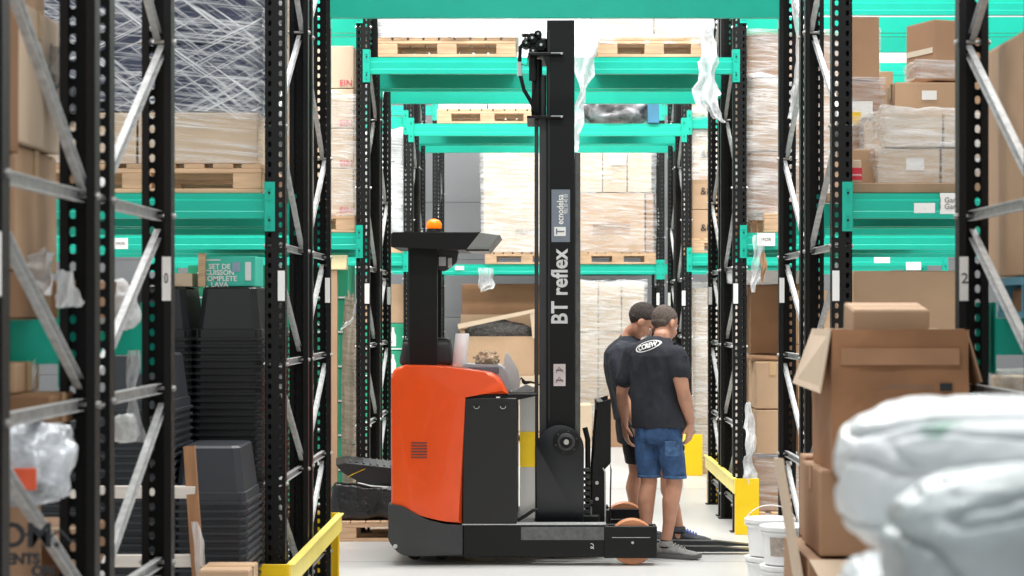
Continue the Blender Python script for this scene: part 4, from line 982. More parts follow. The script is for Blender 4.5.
# battery compartment
bm = BM(); add_box(bm, tx(462.5), tx(517), YA + .006, YB - .12, tz(524), tz(398), bevel=.006); obj('battery_case', bm, TBAT, TR)
bm = BM(); add_prism(bm, [(tx(462), tz(397)), (tx(462), tz(394.5)), (tx(537), tz(394.5)), (tx(537), tz(396)), (tx(518), tz(400))], YA + .02, YB - .1); obj('battery_lid', bm, TBLK, TR)
bm = BM()
for px in (476.5, 503): add_cyl(bm, (tx(px), YA - .002, tz(406)), (tx(px), YA + .008, tz(406)), .017, n=20)
h = obj('lifting_hole', bm, mat('hole_black', (12, 12, 13), .6, var=0), TR)
for px in (476.5, 503):
    bm = BM(); add_tube(bm, [(tx(px) + .018 * math.cos(math.pi * (1 + k / 8)), YA - .002, tz(406) + .018 * math.sin(math.pi * (1 + k / 8))) for k in range(9)], .0022, n=6); obj('hole_rim', bm, GALV, TR)
bm = BM(); add_box(bm, tx(496), tx(500), YA + .012, YA + .02, tz(398.5), tz(396.8)); obj('lid_sticker', bm, PAPER, TR)
bm = BM(); add_box(bm, tx(519.5), tx(535), YA + .25, YA + .27, tz(523), tz(398)); sp = obj('steel_panel', bm, mat('brushed_steel_panel', (186, 186, 182), .28, metal=.75, var=.05, scale=2), TR)
bm = BM(); add_box(bm, tx(519.5), tx(535), YA + .245, YA + .2495, tz(470), tz(434)); obj('yellow_reflection', bm, YELLOW, sp)  # reflection of the yellow guards, painted as a band on the panel
bm = BM(); add_tube(bm, [(tx(517), YA + .1, tz(522)), (tx(526), YA + .1, tz(517)), (tx(533), YA + .1, tz(512)), (tx(538), YA + .1, tz(511))], .012); obj('battery_roller', bm, TBLK, TR)
# column and roof
dc = 13.5
bm = BM(); add_box(bm, X(408, 13.3) - T0.x, X(437, 13.3) - T0.x, .30 + YA, .42 + YA, tz(368), tz(240), bevel=.01); obj('roof_column', bm, TBLK, TR)
bm = BM(); add_box(bm, X(408, 13.3) - T0.x + .1, X(437, 13.3) - T0.x, YB - .35, YB - .25, tz(368), tz(240), bevel=.01); obj('roof_column', bm, TBLK, TR)
x0, x1 = X(391, 13.2) - T0.x, X(480, 13.2) - T0.x; zt, zb_ = Z(232, 13.2), Z(248, 13.2)
bm = BM(); add_prism(bm, smoothpoly([(x0, zb_ + .005), (x0, zt), (x1, zt), (X(467, 13.2) - T0.x, zb_ - .012), (X(442, 13.2) - T0.x, zb_ - .01), (X(436, 13.2) - T0.x, zb_), ], [.01, .02, 0, 0, 0, 0]), YA + .2, YB - .2, bevel=.006); obj('overhead_guard', bm, TBLK, TR)
bm = BM(); add_prism(bm, [(x1 + .001, zt - .002), (X(500, 13.2) - T0.x, Z(235, 13.2)), (X(488, 13.2) - T0.x, Z(250, 13.2)), (X(466, 13.2) - T0.x, Z(249.5, 13.2))], YA + .2, YB - .2, bevel=.004)
obj('roof_visor', bm, mat('grey_visor', (128, 130, 128), .45, var=.03), TR)
bm = BM(); add_box(bm, X(466, 13.2) - T0.x, X(489, 13.2) - T0.x, YA + .19, YA + .2, Z(251, 13.2), Z(249.4, 13.2)); obj('visor_edge', bm, TBLK, TR)
bx, by, bz = X(434, 13.45) - T0.x, .45 + YA, zt
bm = BM(); add_lathe(bm, [(.05, 0), (.052, .012), (.046, .03), (.046, .034)], (bx, by, bz)); bc = obj('warning_beacon', bm, TBLK, TR)
bm = BM(); add_lathe(bm, [(.044, .028), (.052, .045), (.050, .07), (.036, .088), (.012, .098), (.001, .099)], (bx, by, bz), n=24); obj('amber_lens', bm, mat('amber_lens', (255, 120, 10), .2, var=0, emit=(255, 110, 5), estr=1.1), bc, smooth=True)
# mirror and screen under the roof
bm = BM(); add_prism(bm, smoothpoly([(X(438, 13.5) - T0.x, Z(250, 13.5)), (X(459, 13.5) - T0.x, Z(251, 13.5)), (X(457, 13.5) - T0.x, Z(263, 13.5)), (X(445, 13.5) - T0.x, Z(272, 13.5)), (X(438, 13.5) - T0.x, Z(270, 13.5))], .02), .4 + YA, .5 + YA, bevel=.005)
sc_ = obj('roof_screen', bm, TGREY, TR)
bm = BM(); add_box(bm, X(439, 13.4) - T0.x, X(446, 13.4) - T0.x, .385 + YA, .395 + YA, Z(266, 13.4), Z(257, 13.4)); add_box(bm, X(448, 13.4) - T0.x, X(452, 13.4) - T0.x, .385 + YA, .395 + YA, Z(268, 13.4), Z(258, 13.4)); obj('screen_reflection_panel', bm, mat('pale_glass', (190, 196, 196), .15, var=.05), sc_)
# seat
SEAT = mat('seat_fabric', (50, 52, 55), .6, var=.05)
bm = BM(); add_box(bm, X(400, 13.6) - T0.x, X(453, 13.6) - T0.x, .5 + YA, .9 + YA, tz(368), Z(341, 13.6), bevel=.04, seg=4)
for v in bm.verts:
    if v.co.z > Z(356, 13.6): v.co.x = v.co.x * .9 + (X(427, 13.6) - T0.x) * .1
obj('seat_backrest', bm, SEAT, TR, smooth=True)
bm = BM(); add_box(bm, X(403, 13.6) - T0.x, X(450, 13.6) - T0.x, .52 + YA, .85 + YA, Z(352, 13.6), Z(338, 13.6), bevel=.035, seg=4); obj('headrest', bm, TBLK, TR, smooth=True)
# console behind the body top
bm = BM(); add_prism(bm, smoothpoly([(X(462, 13.4) - T0.x, Z(385, 13.4)), (X(462, 13.4) - T0.x, Z(364, 13.4)), (X(500, 13.4) - T0.x, Z(365, 13.4)), (X(507, 13.4) - T0.x, Z(372, 13.4)), (X(510, 13.4) - T0.x, Z(392, 13.4))], [0, .02, .02, .02, 0]), .36 + YA, .75 + YA, bevel=.008)
co = obj('control_console', bm, mat('light_grey_plastic', (172, 176, 182), .45, var=.02), TR)
bm = BM(); add_box(bm, X(468, 13.4) - T0.x, X(499, 13.4) - T0.x, .352 + YA, .36 + YA, Z(373, 13.4), Z(367, 13.4), bevel=.006, seg=2); obj('console_inset', bm, mat('slate_grey_plastic', (104, 110, 120), .5), co)
# things lying on the truck
t = thing('film_roll', 'white roll of stretch film standing upright on the orange truck body', 'roll', (X(459, 13.4), 13.45, tz(366)))
bm = BM(); add_lathe(bm, [(.045, 0), (.047, .004), (.047, .20), (.044, .205), (.02, .205), (.02, .20), (.001, .2)], (0, 0, 0)); 
for v in bm.verts: v.co.x += v.co.z * .10
obj('film_windings', bm, WHITE, t, smooth='auto')
bm = BM(); add_lathe(bm, [(.018, .19), (.018, .225), (.014, .225), (.014, .2)], (.02, 0, 0)); obj('cardboard_core', bm, CARD, t)
t = thing('tape_dispenser', 'pale grey hand held tape dispenser on the forklift console', 'dispenser', (X(516, 13.4), 13.4, Z(391, 13.4)))
bm = BM(); add_prism(bm, smoothpoly([(-.07, .02), (-.07, .12), (-.085, .2), (-.06, .27), (-.03, .22), (.02, .13), (.03, .03), (-.01, .0)], [.01, .02, .04, .03, .03, .03, .02, .01]), -.02, .03, bevel=.006)
obj('dispenser_body', bm, mat('pearl_grey_plastic', (196, 200, 200), .35, var=.03), t, smooth='auto')
bm = BM(); add_prism(bm, [(-.02, .0), (.07, .045), (.125, .02), (.03, -.035), (-.01, -.03)], -.04, .05, bevel=.003); obj('dispenser_base', bm, mat('mid_grey_plastic', (150, 154, 154), .4), t)
bm = BM(); add_tube(bm, [(.02, .0, .06), (.035, -.01, .09), (.05, -.01, .065), (.055, 0, .055), (.10, 0, .06), (.14, 0, .05), (.2, 0, .02)], [.004, .005, .013, .014, .007, .005, .004], n=8); obj('cable', bm, TBLK, t)
bm = BM(); bmesh.ops.create_icosphere(bm, subdivisions=4, radius=1)
for v in bm.verts:
    n_ = noise.noise(v.co * 3); v.co = Vector((v.co.x * .075, v.co.y * .05, v.co.z * .055)) * (1 + .5 * n_)
tag(obj('crumpled_paper', bm, mat('tan_crumpled_film', (196, 168, 140), .35, var=.25, scale=30, bump=1, bscale=60), smooth=True, loc=(X(487, 13.5), 13.52, Z(360, 13.5))), 'ball of crumpled tan wrapping on the forklift console', 'paper')
bm = BM(); add_box(bm, -.1, .1, -.08, .08, -.0, .008, mtx=Matrix.Rotation(.12, 4, 'Y')); bm2 = bm
tag(obj('paper_sheets', bm, PAPER, loc=(X(524, 13.9), 14.0, Z(392, 13.9))), 'loose white papers beside the tape dispenser on the forklift', 'paper')
bm = BM(); add_prism(bm, [(tx(505), tz(395)), (tx(505), tz(391)), (tx(536), tz(391)), (tx(536), tz(395))], .7 + YA, YB - .1); obj('rear_deck', bm, mat('deck_cream', (214, 200, 176), .6), TR)
# mast
dm = 13.3; my = dm - T0.y
def mx(px): return X(px, dm) - T0.x
def mz(py): return Z(py, dm)
for y0, nm in ((my, 'near'), (my + .56, 'far')):
    bm = BM()
    add_box(bm, mx(547), mx(574.5), y0, y0 + .012, .12, mz(20), bevel=.003)
    add_box(bm, mx(547), mx(551), y0 + .012, y0 + .10, .12, mz(20.5)); add_box(bm, mx(570.5), mx(574.5), y0 + .012, y0 + .10, .12, mz(20.5))
    m_ = obj('mast_channel', bm, TBLK, TR)
    bm = BM(); add_box(bm, mx(539.5), mx(547), y0 + .02, y0 + .10, .12, mz(117), bevel=.004); add_box(bm, mx(534.5), mx(538.5), y0 + .03, y0 + .09, .12, mz(119), bevel=.004); obj('inner_channel', bm, TGREY, TR)
    bm = BM(); add_box(bm, mx(575), mx(580.5), y0 + .02, y0 + .085, .12, mz(152), bevel=.003); ic = obj('inner_channel', bm, mat('greased_steel', (96, 98, 96), .35, metal=.6, var=.1, scale=20), TR)
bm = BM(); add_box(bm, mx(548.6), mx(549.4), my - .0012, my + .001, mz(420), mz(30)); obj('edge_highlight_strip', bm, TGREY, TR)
for zy in (24, 60, 300, 470):
    bm = BM(); add_box(bm, mx(553), mx(572), my + .02, my + .56, mz(zy + 8), mz(zy), bevel=.004); obj('mast_crossbar', bm, TBLK, TR)
for zy, a, b_ in ((53, 528, 563), (116, 527, 563)):
    bm = BM(); add_box(bm, mx(a), mx(b_), my - .03, my + .6, mz(zy + 2.6), mz(zy), bevel=.002); br = obj('mast_bracket', bm, TBLK, TR)
    bm = BM(); add_cyl(bm, (mx(b_ - 1.5), my - .036, mz(zy + 1)), (mx(b_ - 1.5), my - .028, mz(zy + 1)), .008, n=10); add_box(bm, mx(551), mx(b_), my - .0315, my - .028, mz(zy + .9), mz(zy)); obj('bolt', bm, GALV, br)
bm = BM(); add_prism(bm, [(mx(543), mz(56)), (mx(549), mz(56)), (mx(549), mz(72)), (mx(547), mz(68))], my - .02, my + .01); obj('gusset', bm, TBLK, TR)
# hydraulic head
for k, (px, py, r_) in enumerate(((526, 42, .030), (532, 37, .034), (538, 33, .026), (541, 44, .035), (533, 50, .028))):
    bm = BM(); add_cyl(bm, (mx(px), my + .05, mz(py)), (mx(px), my + .18, mz(py)), r_, n=20); add_cyl(bm, (mx(px), my + .03, mz(py)), (mx(px), my + .05, mz(py)), r_ * .55, n=12); pl_ = obj('hose_pulley', bm, TBLK, TR)
    bm = BM(); add_cyl(bm, (mx(px), my + .026, mz(py)), (mx(px), my + .031, mz(py)), r_ * .28, n=10); obj('pulley_bolt', bm, BOLT, pl_)
bm = BM(); add_box(bm, mx(522), mx(529), my + .06, my + .12, mz(35), mz(32), bevel=.004); add_box(bm, mx(529), mx(547), my + .08, my + .2, mz(52), mz(36), bevel=.01); obj('valve_block', bm, TBLK, TR)
bm = BM(); add_cyl(bm, (mx(537), my + .1, mz(118)), (mx(537), my + .1, mz(58)), .035, n=20); add_cyl(bm, (mx(533), my + .05, mz(80)), (mx(533), my + .05, mz(56)), .028, n=18); obj('lift_cylinder', bm, TBLK, TR)
bm = BM(); add_cyl(bm, (mx(543.5), my + .08, mz(118)), (mx(543.5), my + .08, mz(74)), .02, n=14); obj('piston_rod', bm, TGREY, TR)
bm = BM(); add_tube(bm, [(mx(526), my + .02, mz(38)), (mx(520.5), my + .0, mz(47)), (mx(519.6), my, mz(60)), (mx(520.5), my, mz(76)), (mx(524), my, mz(90)), (mx(530), my + .01, mz(100)), (mx(537), my + .03, mz(113)), (mx(539), my + .05, mz(118))], .013, n=10); obj('hydraulic_hose', bm, TBLK, TR, smooth=True)
bm = BM(); add_tube(bm, [(mx(531), my + .04, mz(60)), (mx(534), my + .04, mz(84)), (mx(532), my + .04, mz(104)), (mx(533), my + .04, mz(118))], .009, n=8); obj('hydraulic_hose', bm, TBLK, TR, smooth=True)
bm = BM(); add_cyl(bm, (mx(519.8), my, mz(76)), (mx(519.6), my, mz(62)), .017, n=14); obj('hose_fitting', bm, mat('pale_hose_fitting', (172, 178, 178), .4), TR)
bm = BM(); add_tube(bm, [(mx(519.5), my - .01, mz(64)), (mx(527), my - .01, mz(66)), (mx(528), my - .01, mz(56))], .004, n=6); obj('wire_clip', bm, TBLK, TR)
# bottom housing and hub
hx0, hx1 = mx(536), mx(583.5)
arc = [(mx(560) + (hx1 - hx0) / 2 * math.cos(math.pi * k / 16), mz(448) + .155 * math.sin(math.pi * k / 16)) for k in range(17)]
bm = BM(); add_prism(bm, [(hx0, .20), (hx1, .20)] + arc, my - .07, my - .03, bevel=.006); obj('reach_carriage_plate', bm, mat('truck_slate_black', (24, 27, 31), .34, var=.04), TR, smooth='auto')
cxh, czh = mx(566), mz(441)
for r_, a, b_, mm in ((.088, -.09, -.068, TBLK), (.058, -.104, -.088, TGREY), (.040, -.116, -.102, TBLK), (.018, -.128, -.114, BOLT)):
    bm = BM(); add_lathe(bm, [(.001, a), (r_ * .9, a), (r_, a + .004), (r_, b_), (.001, b_)], (cxh, my, czh), n=32, axis='Y'); hb_ = obj('hub_disc', bm, mm, TR, smooth='auto')
bm = BM()
for k in range(6):
    a = k * math.pi / 3 + .3; add_cyl(bm, (cxh + .072 * math.cos(a), my - .096, czh + .072 * math.sin(a)), (cxh + .072 * math.cos(a), my - .089, czh + .072 * math.sin(a)), .007, n=8)
obj('hub_bolt_circle', bm, TGREY, TR)
bm = BM(); add_box(bm, mx(538), mx(600), my - .02, my + .62, .16, .30, bevel=.01); obj('reach_carriage', bm, TBLK, TR)
# chain and hose bundle between mast and fork carriage
for k in range(8):
    bm = BM(); zc_ = mz(470 + k * 6); add_box(bm, mx(584), mx(590), my + .01, my + .04, zc_ - .014, zc_ + .012, bevel=.004); cl = obj('chain_link', bm, TGREY, TR)
for px, py in ((588, 477), (589, 483), (587, 493), (591, 502)):
    bm = BM(); add_cyl(bm, (mx(px), my - .02, mz(py)), (mx(px), my + .03, mz(py)), .012, n=12); obj('carriage_bolt', bm, TGREY, TR)
bm = BM(); add_tube(bm, [(mx(585), my + .05, mz(428)), (mx(588), my + .05, mz(440)), (mx(588), my + .05, mz(520))], .018, n=10); obj('side_hose', bm, TBLK, TR)
# fork carriage
fc = smoothpoly([(mx(592), .18), (mx(593), mz(470)), (mx(598), mz(403)), (mx(611), mz(399)), (mx(611), mz(463)), (mx(604.5), mz(470)), (mx(604.5), .18)], .006)
for y0 in (my + .02, my + .58):
    bm = BM(); add_prism(bm, fc, y0, y0 + .03, bevel=.004); o = obj('fork_carriage_side', bm, TBLK, TR)
for zz0, zz1 in ((.22, .30), (.62, .70), (mz(412), mz(402))):
    bm = BM(); add_box(bm, mx(597), mx(604), my + .05, my + .58, zz0, zz1, bevel=.004); obj('carriage_bar', bm, TBLK, TR)
bm = BM(); add_tube(bm, [(mx(603), my + .0, mz(468)), (mx(605), my, mz(472)), (mx(605.2), my, mz(524))], .005, n=6); obj('carriage_rail', bm, GALV, TR)
bm = BM(); add_tube(bm, [(mx(600), my + .01, mz(474)), (mx(610), my + .01, mz(462)), (mx(611), my + .01, mz(470)), (mx(610), my + .01, mz(524))], .005, n=6); obj('carriage_rail', bm, TBLK, TR)
for py in (483, 499):
    bm = BM(); add_cyl(bm, (mx(597), my + .008, mz(py)), (mx(597), my + .022, mz(py)), .012, n=12); obj('carriage_bolt', bm, BOLT, TR)
# forks
for y0 in (13.585 - T0.y, 13.92 - T0.y):
    bm = BM()
    xa_, xb_ = mx(606), 1.50 - T0.x
    add_prism(bm, [(xa_, .30), (xa_, .018), (xb_, .018), (xb_, .026), (xb_ - .25, .052), (xa_ + .045, .058), (xa_ + .038, .30)], y0, y0 + .095, bevel=.003)
    obj('fork', bm, mat('dark_fork_steel', (46, 49, 51), .4, metal=.3, var=.08), TR)
# markings
def up(px, py, y, ext=.001): return Matrix.Translation((mx(px), y, mz(py))) @ Matrix(((0, -1, 0, 0), (0, 0, -1, 0), (1, 0, 0, 0), (0, 0, 0, 1)))
text('mast_lettering', 'BT reflex', .150, mat('lettering_grey', (205, 207, 208), .5), up(560.3, 287, my - .002), TR, extrude=.0012, bold=.0035, sx=.88)
bm = BM(); add_box(bm, mx(551.5), mx(570), my - .003, my + .001, mz(242), mz(189.5)); pq = obj('dealer_plate', bm, mat('slate_blue_plate', (118, 126, 138), .5, var=.01), TR); pq['label'] = 'grey blue dealer plate'
text('plate_lettering', 'ecnodelsa', .062, PAPER, up(560.5, 209.5, my - .004), pq, extrude=.0008, bold=.001, sx=.80)
text('plate_lettering', '902 30 40 50', .034, PAPER, up(566, 204, my - .004), pq, extrude=.0008, sx=.72)
bm = BM(); lx, lz = mx(560), mz(231.5); add_box(bm, lx - .038, lx + .038, my - .006, my - .003, lz - .030, lz + .030); lg = obj('plate_logo', bm, PAPER, pq)
bm = BM(); add_box(bm, lx - .028, lx - .018, my - .008, my - .0055, lz - .02, lz + .02); add_box(bm, lx - .018, lx + .028, my - .008, my - .0055, lz - .005, lz + .005); obj('logo_letter', bm, MATS['slate_blue_plate'], lg)
bm = BM(); add_box(bm, mx(553.5), mx(565.5), my - .003, my + .001, mz(386), mz(364)); pq = obj('warning_plate', bm, mat('pinkish_plate', (214, 202, 204), .5), TR)
bm = BM()
for py in (370, 380):
    add_box(bm, mx(556), mx(563), my - .0045, my - .0025, mz(py + 1), mz(py - .5)); add_tube(bm, [(mx(556), my - .004, mz(py + 3)), (mx(559), my - .004, mz(py - 3)), (mx(563), my - .004, mz(py + 2))], .003, n=5)
obj('warning_symbol', bm, GINK, pq)
# ---------------------------------------------------------------- people
def capsule(bm, pts, n=14):
    """pts: (point, radius) - frusta joined by balls"""
    for (p, r) in pts:
        m = Matrix.Translation(p); bmesh.ops.create_icosphere(bm, subdivisions=2, radius=r, matrix=m)
    for (a, ra), (b, rb) in zip(pts[:-1], pts[1:]):
        if (Vector(b) - Vector(a)).length > 1e-4: add_cyl(bm, a, b, ra * .99, rb * .99, n)
def torso(bm, rings, n=26):
    """rings: (centre, half width, half depth, heading vector to the person's right)"""
    R = []
    for c, rx, ry, right in rings:
        c = Vector(c); u = Vector(right).normalized(); v = Vector((0, 0, 1)).cross(u).normalized(); ring = []
        for i in range(n):
            a = 2 * math.pi * i / n; e = .82
            ca, sa = math.cos(a), math.sin(a)
            ring.append(c + u * (rx * math.copysign(abs(ca) ** e, ca)) + v * (ry * math.copysign(abs(sa) ** e, sa)))
        R.append(ring)
    add_ring_loft(bm, R)
def ellipsoid(bm, c, r, rot=None, sub=3):
    m = Matrix.Translation(c) @ (rot or Matrix.Identity(4)) @ Matrix.Diagonal((r[0], r[1], r[2], 1))
    bmesh.ops.create_icosphere(bm, subdivisions=sub, radius=1, matrix=m)
def skin_obj(name, bm, m, parent, voxel=.007, smooth=4, disp=0, dscale=8, seed=0):
    o = obj(name, bm, m, parent, smooth=True)
    r = o.modifiers.new('r', 'REMESH'); r.mode = 'VOXEL'; r.voxel_size = voxel; r.use_smooth_shade = True
    s = o.modifiers.new('s', 'SMOOTH'); s.factor = .6; s.iterations = smooth
    dg = bpy.context.evaluated_depsgraph_get(); me = bpy.data.meshes.new_from_object(o.evaluated_get(dg))
    o.modifiers.clear(); o.data = me; me.materials.clear(); me.materials.append(m)
    if disp:
        for v in me.vertices:
            p = v.co * dscale + Vector((seed, 0, 0)); a = noise.noise(Vector((p.x, p.y, p.z * .6))) ; b_ = abs(noise.noise(Vector((p.x * 1.6 + 3, p.y * 1.6, p.z * .8 + p.x * .5))))
            v.co += v.normal * disp * (a + .9 * (.3 - b_))
    me.polygons.foreach_set('use_smooth', [True] * len(me.polygons))
    return o
def basis(c, fwd, upv=(0, 0, 1)):
    """columns right, forward, up at c"""
    f = Vector(fwd).normalized(); r = f.cross(Vector(upv)).normalized(); u = r.cross(f)
    return Matrix(((r.x, f.x, u.x, c[0]), (r.y, f.y, u.y, c[1]), (r.z, f.z, u.z, c[2]), (0, 0, 0, 1)))
def head(bm, c, fwd, upv, s=1.0):
    """skull, jaw, nose, ears, neck stub; c = centre of the skull"""
    M = basis(c, fwd, upv)
    def E(p, r): 
        m = M @ Matrix.Translation(Vector(p) * s) @ Matrix.Diagonal((r[0] * s, r[1] * s, r[2] * s, 1)); bmesh.ops.create_icosphere(bm, subdivisions=3, radius=1, matrix=m)
    E((0, -.012, .030), (.076, .095, .088)); E((0, .022, -.035), (.062, .068, .075)); E((0, .045, -.085), (.036, .036, .030))
    E((0, .093, -.022), (.012, .020, .026)); E((0, .078, -.062), (.024, .012, .010)); E((0, .075, .014), (.052, .018, .012))
    for sx in (-1, 1):
        E((sx * .078, -.008, -.012), (.010, .020, .032)); E((sx * .034, .066, -.035), (.022, .018, .022))
    return M
def hand(bm, wrist, tip_dir, palm_n, s=1.0, curl=.5, side=1):
    """palm and five fingers, curled towards palm_n"""
    d = Vector(tip_dir).normalized(); n = (Vector(palm_n) - d * d.dot(Vector(palm_n))).normalized(); w = d.cross(n) * side
    W_ = Vector(wrist)
    for k in range(4):
        off = (k - 1.5) * .019 * s
        base = W_ + d * .085 * s + w * off; capsule(bm, [(W_ + d * .01 * s + w * off * .6, .016 * s), (base, .0115 * s)], 8)
        L = (.040, .046, .043, .033)[k] * s; a = curl * .55
        p1 = base + (d * math.cos(a) + n * math.sin(a)) * L; a2 = a + curl; p2 = p1 + (d * math.cos(a2) + n * math.sin(a2)) * L * .66; a3 = a2 + curl * .7; p3 = p2 + (d * math.cos(a3) + n * math.sin(a3)) * L * .5
        capsule(bm, [(base, .0095 * s), (p1, .0088 * s), (p2, .008 * s), (p3, .007 * s)], 8)
    t0 = W_ + d * .025 * s - w * .028 * s; t1 = t0 + (d * .75 - w * .55 + n * .35).normalized() * .038 * s; t2 = t1 + (d * .9 - w * .15 + n * .4).normalized() * .03 * s
    capsule(bm, [(W_ + d * .01 * s - w * .01 * s, .016 * s), (t0, .014 * s), (t1, .0115 * s), (t2, .009 * s)], 8)
def shoe(parent, ankle, heel, toe, upper, sole_m, lace_m, zf=.001, name='shoe'):
    """heel and toe on the ground; low trainer with sole, laces and tongue"""
    h, t = Vector((heel[0], heel[1], 0)), Vector((toe[0], toe[1], 0)); d = (t - h); L = d.length; d.normalize(); w = Vector((-d.y, d.x, 0)); a = Vector(ankle)
    bm = BM()
    sec = [(.0, .028, .0, .075), (.05, .038, 0, .088), (.18, .041, 0, .092), (.34, .040, 0, .085), (.5, .043, 0, .066), (.68, .050, 0, .050), (.84, .047, 0, .042), (.95, .034, 0, .032), (1.0, .015, 0, .022)]
    R = []; n = 18
    for u, hw_, z0, z1 in sec:
        c = h + d * (L * u); ring = []
        for i in range(n):
            an = 2 * math.pi * i / n; ca, sa = math.cos(an), math.sin(an)
            zz_ = zf + .022 + (z1 - .010) * (sa * .5 + .5)
            ring.append(Vector((c.x, c.y, zz_)) + w * (hw_ * math.copysign(abs(ca) ** .8, ca) * (1 if sa < .3 else .85)))
        R.append(ring)
    add_ring_loft(bm, R)
    add_cyl(bm, a + Vector((0, 0, -.02)), a + Vector((0, 0, .015)), .050, .046, 18)
    o = skin_obj(name, bm, upper, parent, .005, 3)
    bm = BM(); R = []
    for zz_, k in ((zf, .96), (zf + .008, 1.04), (zf + .024, 1.04), (zf + .030, .98)):
        ring = []
        pts = [(u, hw_) for u, hw_, _, _ in sec]
        for u, hw_ in pts: c = h + d * (L * u); ring.append(Vector((c.x, c.y, zz_ + (.012 * max(0, (u - .8)) / .2))) + w * hw_ * k)
        for u, hw_ in reversed(pts): c = h + d * (L * u); ring.append(Vector((c.x, c.y, zz_ + (.012 * max(0, (u - .8)) / .2))) - w * hw_ * k)
        R.append(ring)
    add_ring_loft(bm, R); obj('sole', bm, sole_m, o)
    bm = BM()
    for k in range(5):
        u = .34 + k * .07; c = h + d * (L * u); zt_ = zf + .022 + (.089 - k * .0075)
        add_tube(bm, [c + w * .03 + Vector((0, 0, zt_ - .022)), c + w * .012 + Vector((0, 0, zt_ - .004)), c - w * .012 + d * .008 + Vector((0, 0, zt_ - .004)), c - w * .03 + Vector((0, 0, zt_ - .022))], .0035, n=6)
    obj('laces', bm, lace_m, o)
    return o
SKIN = mat('skin', (192, 140, 114), .5, var=.05, scale=12)
SHIRT = mat('black_tshirt_cotton', (38, 40, 48), .85, var=.06, scale=10, bump=.2, bscale=30)
SHIRTN = mat('dark_navy_tshirt_cotton', (38, 42, 52), .85, var=.06, scale=10, bump=.2, bscale=30)
HAIR = mat('dark_cropped_hair', (58, 50, 46), .85, var=.25, scale=60, bump=.8, bscale=160)
HAIRS = mat('short_grey_brown_hair', (98, 86, 80), .85, var=.2, scale=90, bump=.5, bscale=200)
DENIM = mat('blue_denim', (48, 78, 118), .85, var=.22, scale=14, bump=.5, bscale=60)
EYEW = mat('eye_white', (235, 232, 228), .3, var=0); EYEB = mat('eye_brown', (50, 32, 24), .2, var=0)
def eyes(M, parent, s=1.0):
    for sx in (-1, 1):
        bm = BM(); m = M @ Matrix.Translation((sx * .030 * s, .074 * s, -.002 * s)); bmesh.ops.create_icosphere(bm, subdivisions=2, radius=.0115 * s, matrix=m); e = obj('eye', bm, EYEW, parent, smooth=True)
        bm = BM(); m = M @ Matrix.Translation((sx * .030 * s, .0825 * s, -.002 * s)); bmesh.ops.create_icosphere(bm, subdivisions=2, radius=.0058 * s, matrix=m); obj('iris', bm, EYEB, e, smooth=True)
        bm = BM(); add_tube(bm, [M @ Vector((sx * q * s, (.093 - abs(q - .03) * .35) * s, .016 * s)) for q in (.014, .03, .048)], .0045, n=6); obj('eyebrow', bm, HAIR, parent)
def hair(M, parent, m, s=1.0, thick=.006, low=-.05):
    bm = BM()
    def E(p, r): mm = M @ Matrix.Translation(Vector(p) * s) @ Matrix.Diagonal((r[0] * s, r[1] * s, r[2] * s, 1)); bmesh.ops.create_icosphere(bm, subdivisions=4, radius=1, matrix=mm)
    E((0, -.014, .033), (.076 + thick, .095 + thick, .087 + thick))
    E((0, -.042, -.008), (.062 + thick, .056 + thick, .058))
    Mi = M.inverted()
    for v in bm.verts:
        p = Mi @ v.co / 1.0
        t_ = min(1, max(0, (p.y / s + .035) / .075)); lim = (low * (1 - t_) + .052 * t_) * s      # hairline: nape to brow
        q = min(1, max(0, (lim + .018 * s - p.z) / (.036 * s))); q = q * q * (3 - 2 * q); k = 1 - .17 * q
        v.co = M @ Vector((p.x * k, (p.y + .014 * s) * k - .014 * s, (p.z - .03 * s) * (1 - .10 * q) + .03 * s))
        v.co += (v.co - M.translation).normalized() * .003 * noise.noise(v.co * 70)
    return obj('hair', bm, m, parent, smooth=True)

# --- the man with the logo shirt, back turned, denim shorts -------------------
g = lambda px, py, d: W(px, py, d)
r1 = Vector((.80, -.60, 0)); f1 = Vector((.60, .80, 0))
P1 = thing('person', 'person seen from behind in black t-shirt with oval white back logo and denim shorts', 'person', (.85, 13.4, 0))
inv = Matrix.Translation((-.85, -13.4, 0))
def fin(bm): bmesh.ops.transform(bm, matrix=inv, verts=bm.verts); return bm
shR, shL = Vector((.925, 13.36, 1.355)), Vector((.655, 13.56, 1.365)); nk = Vector((.838, 13.50, 1.455)); hd = Vector((.865, 13.57, 1.562))
elR, wrR = Vector((.965, 13.28, 1.125)), Vector((1.025, 13.40, .905)); elL, wrL = Vector((.575, 13.60, 1.10)), Vector((.60, 13.72, .875))
hpR, hpL = Vector((.880, 13.36, .84)), Vector((.745, 13.44, .84)); knR, knL = Vector((.915, 13.33, .50)), Vector((.750, 13.42, .50))
anR, anL = Vector((.862, 13.40, .10)), Vector((.72, 13.42, .10))
bm = BM()
hf = (f1 * .55 + Vector((.25, .1, -.35))); MH = head(bm, hd, hf, Vector((0, 0, 1)) + f1 * .55, 1.05)
capsule(bm, [(nk - Vector((0, 0, .06)), .066), (nk + Vector((.0, .0, .02)), .058), (hd + Vector((0, 0, -.05)) - f1 * .02, .056)])
torso(bm, [((.812, 13.42, .80), .11, .08, r1), ((.81, 13.43, .95), .12, .085, r1), ((.80, 13.45, 1.15), .125, .085, r1), ((.795, 13.46, 1.32), .145, .09, r1), ((.80, 13.47, 1.39), .13, .075, r1), ((.82, 13.48, 1.45), .07, .06, r1)])
capsule(bm, [(shR, .058), (elR * .5 + shR * .5, .055), (elR, .046), (elR * .7 + wrR * .3, .048), (wrR, .028)])
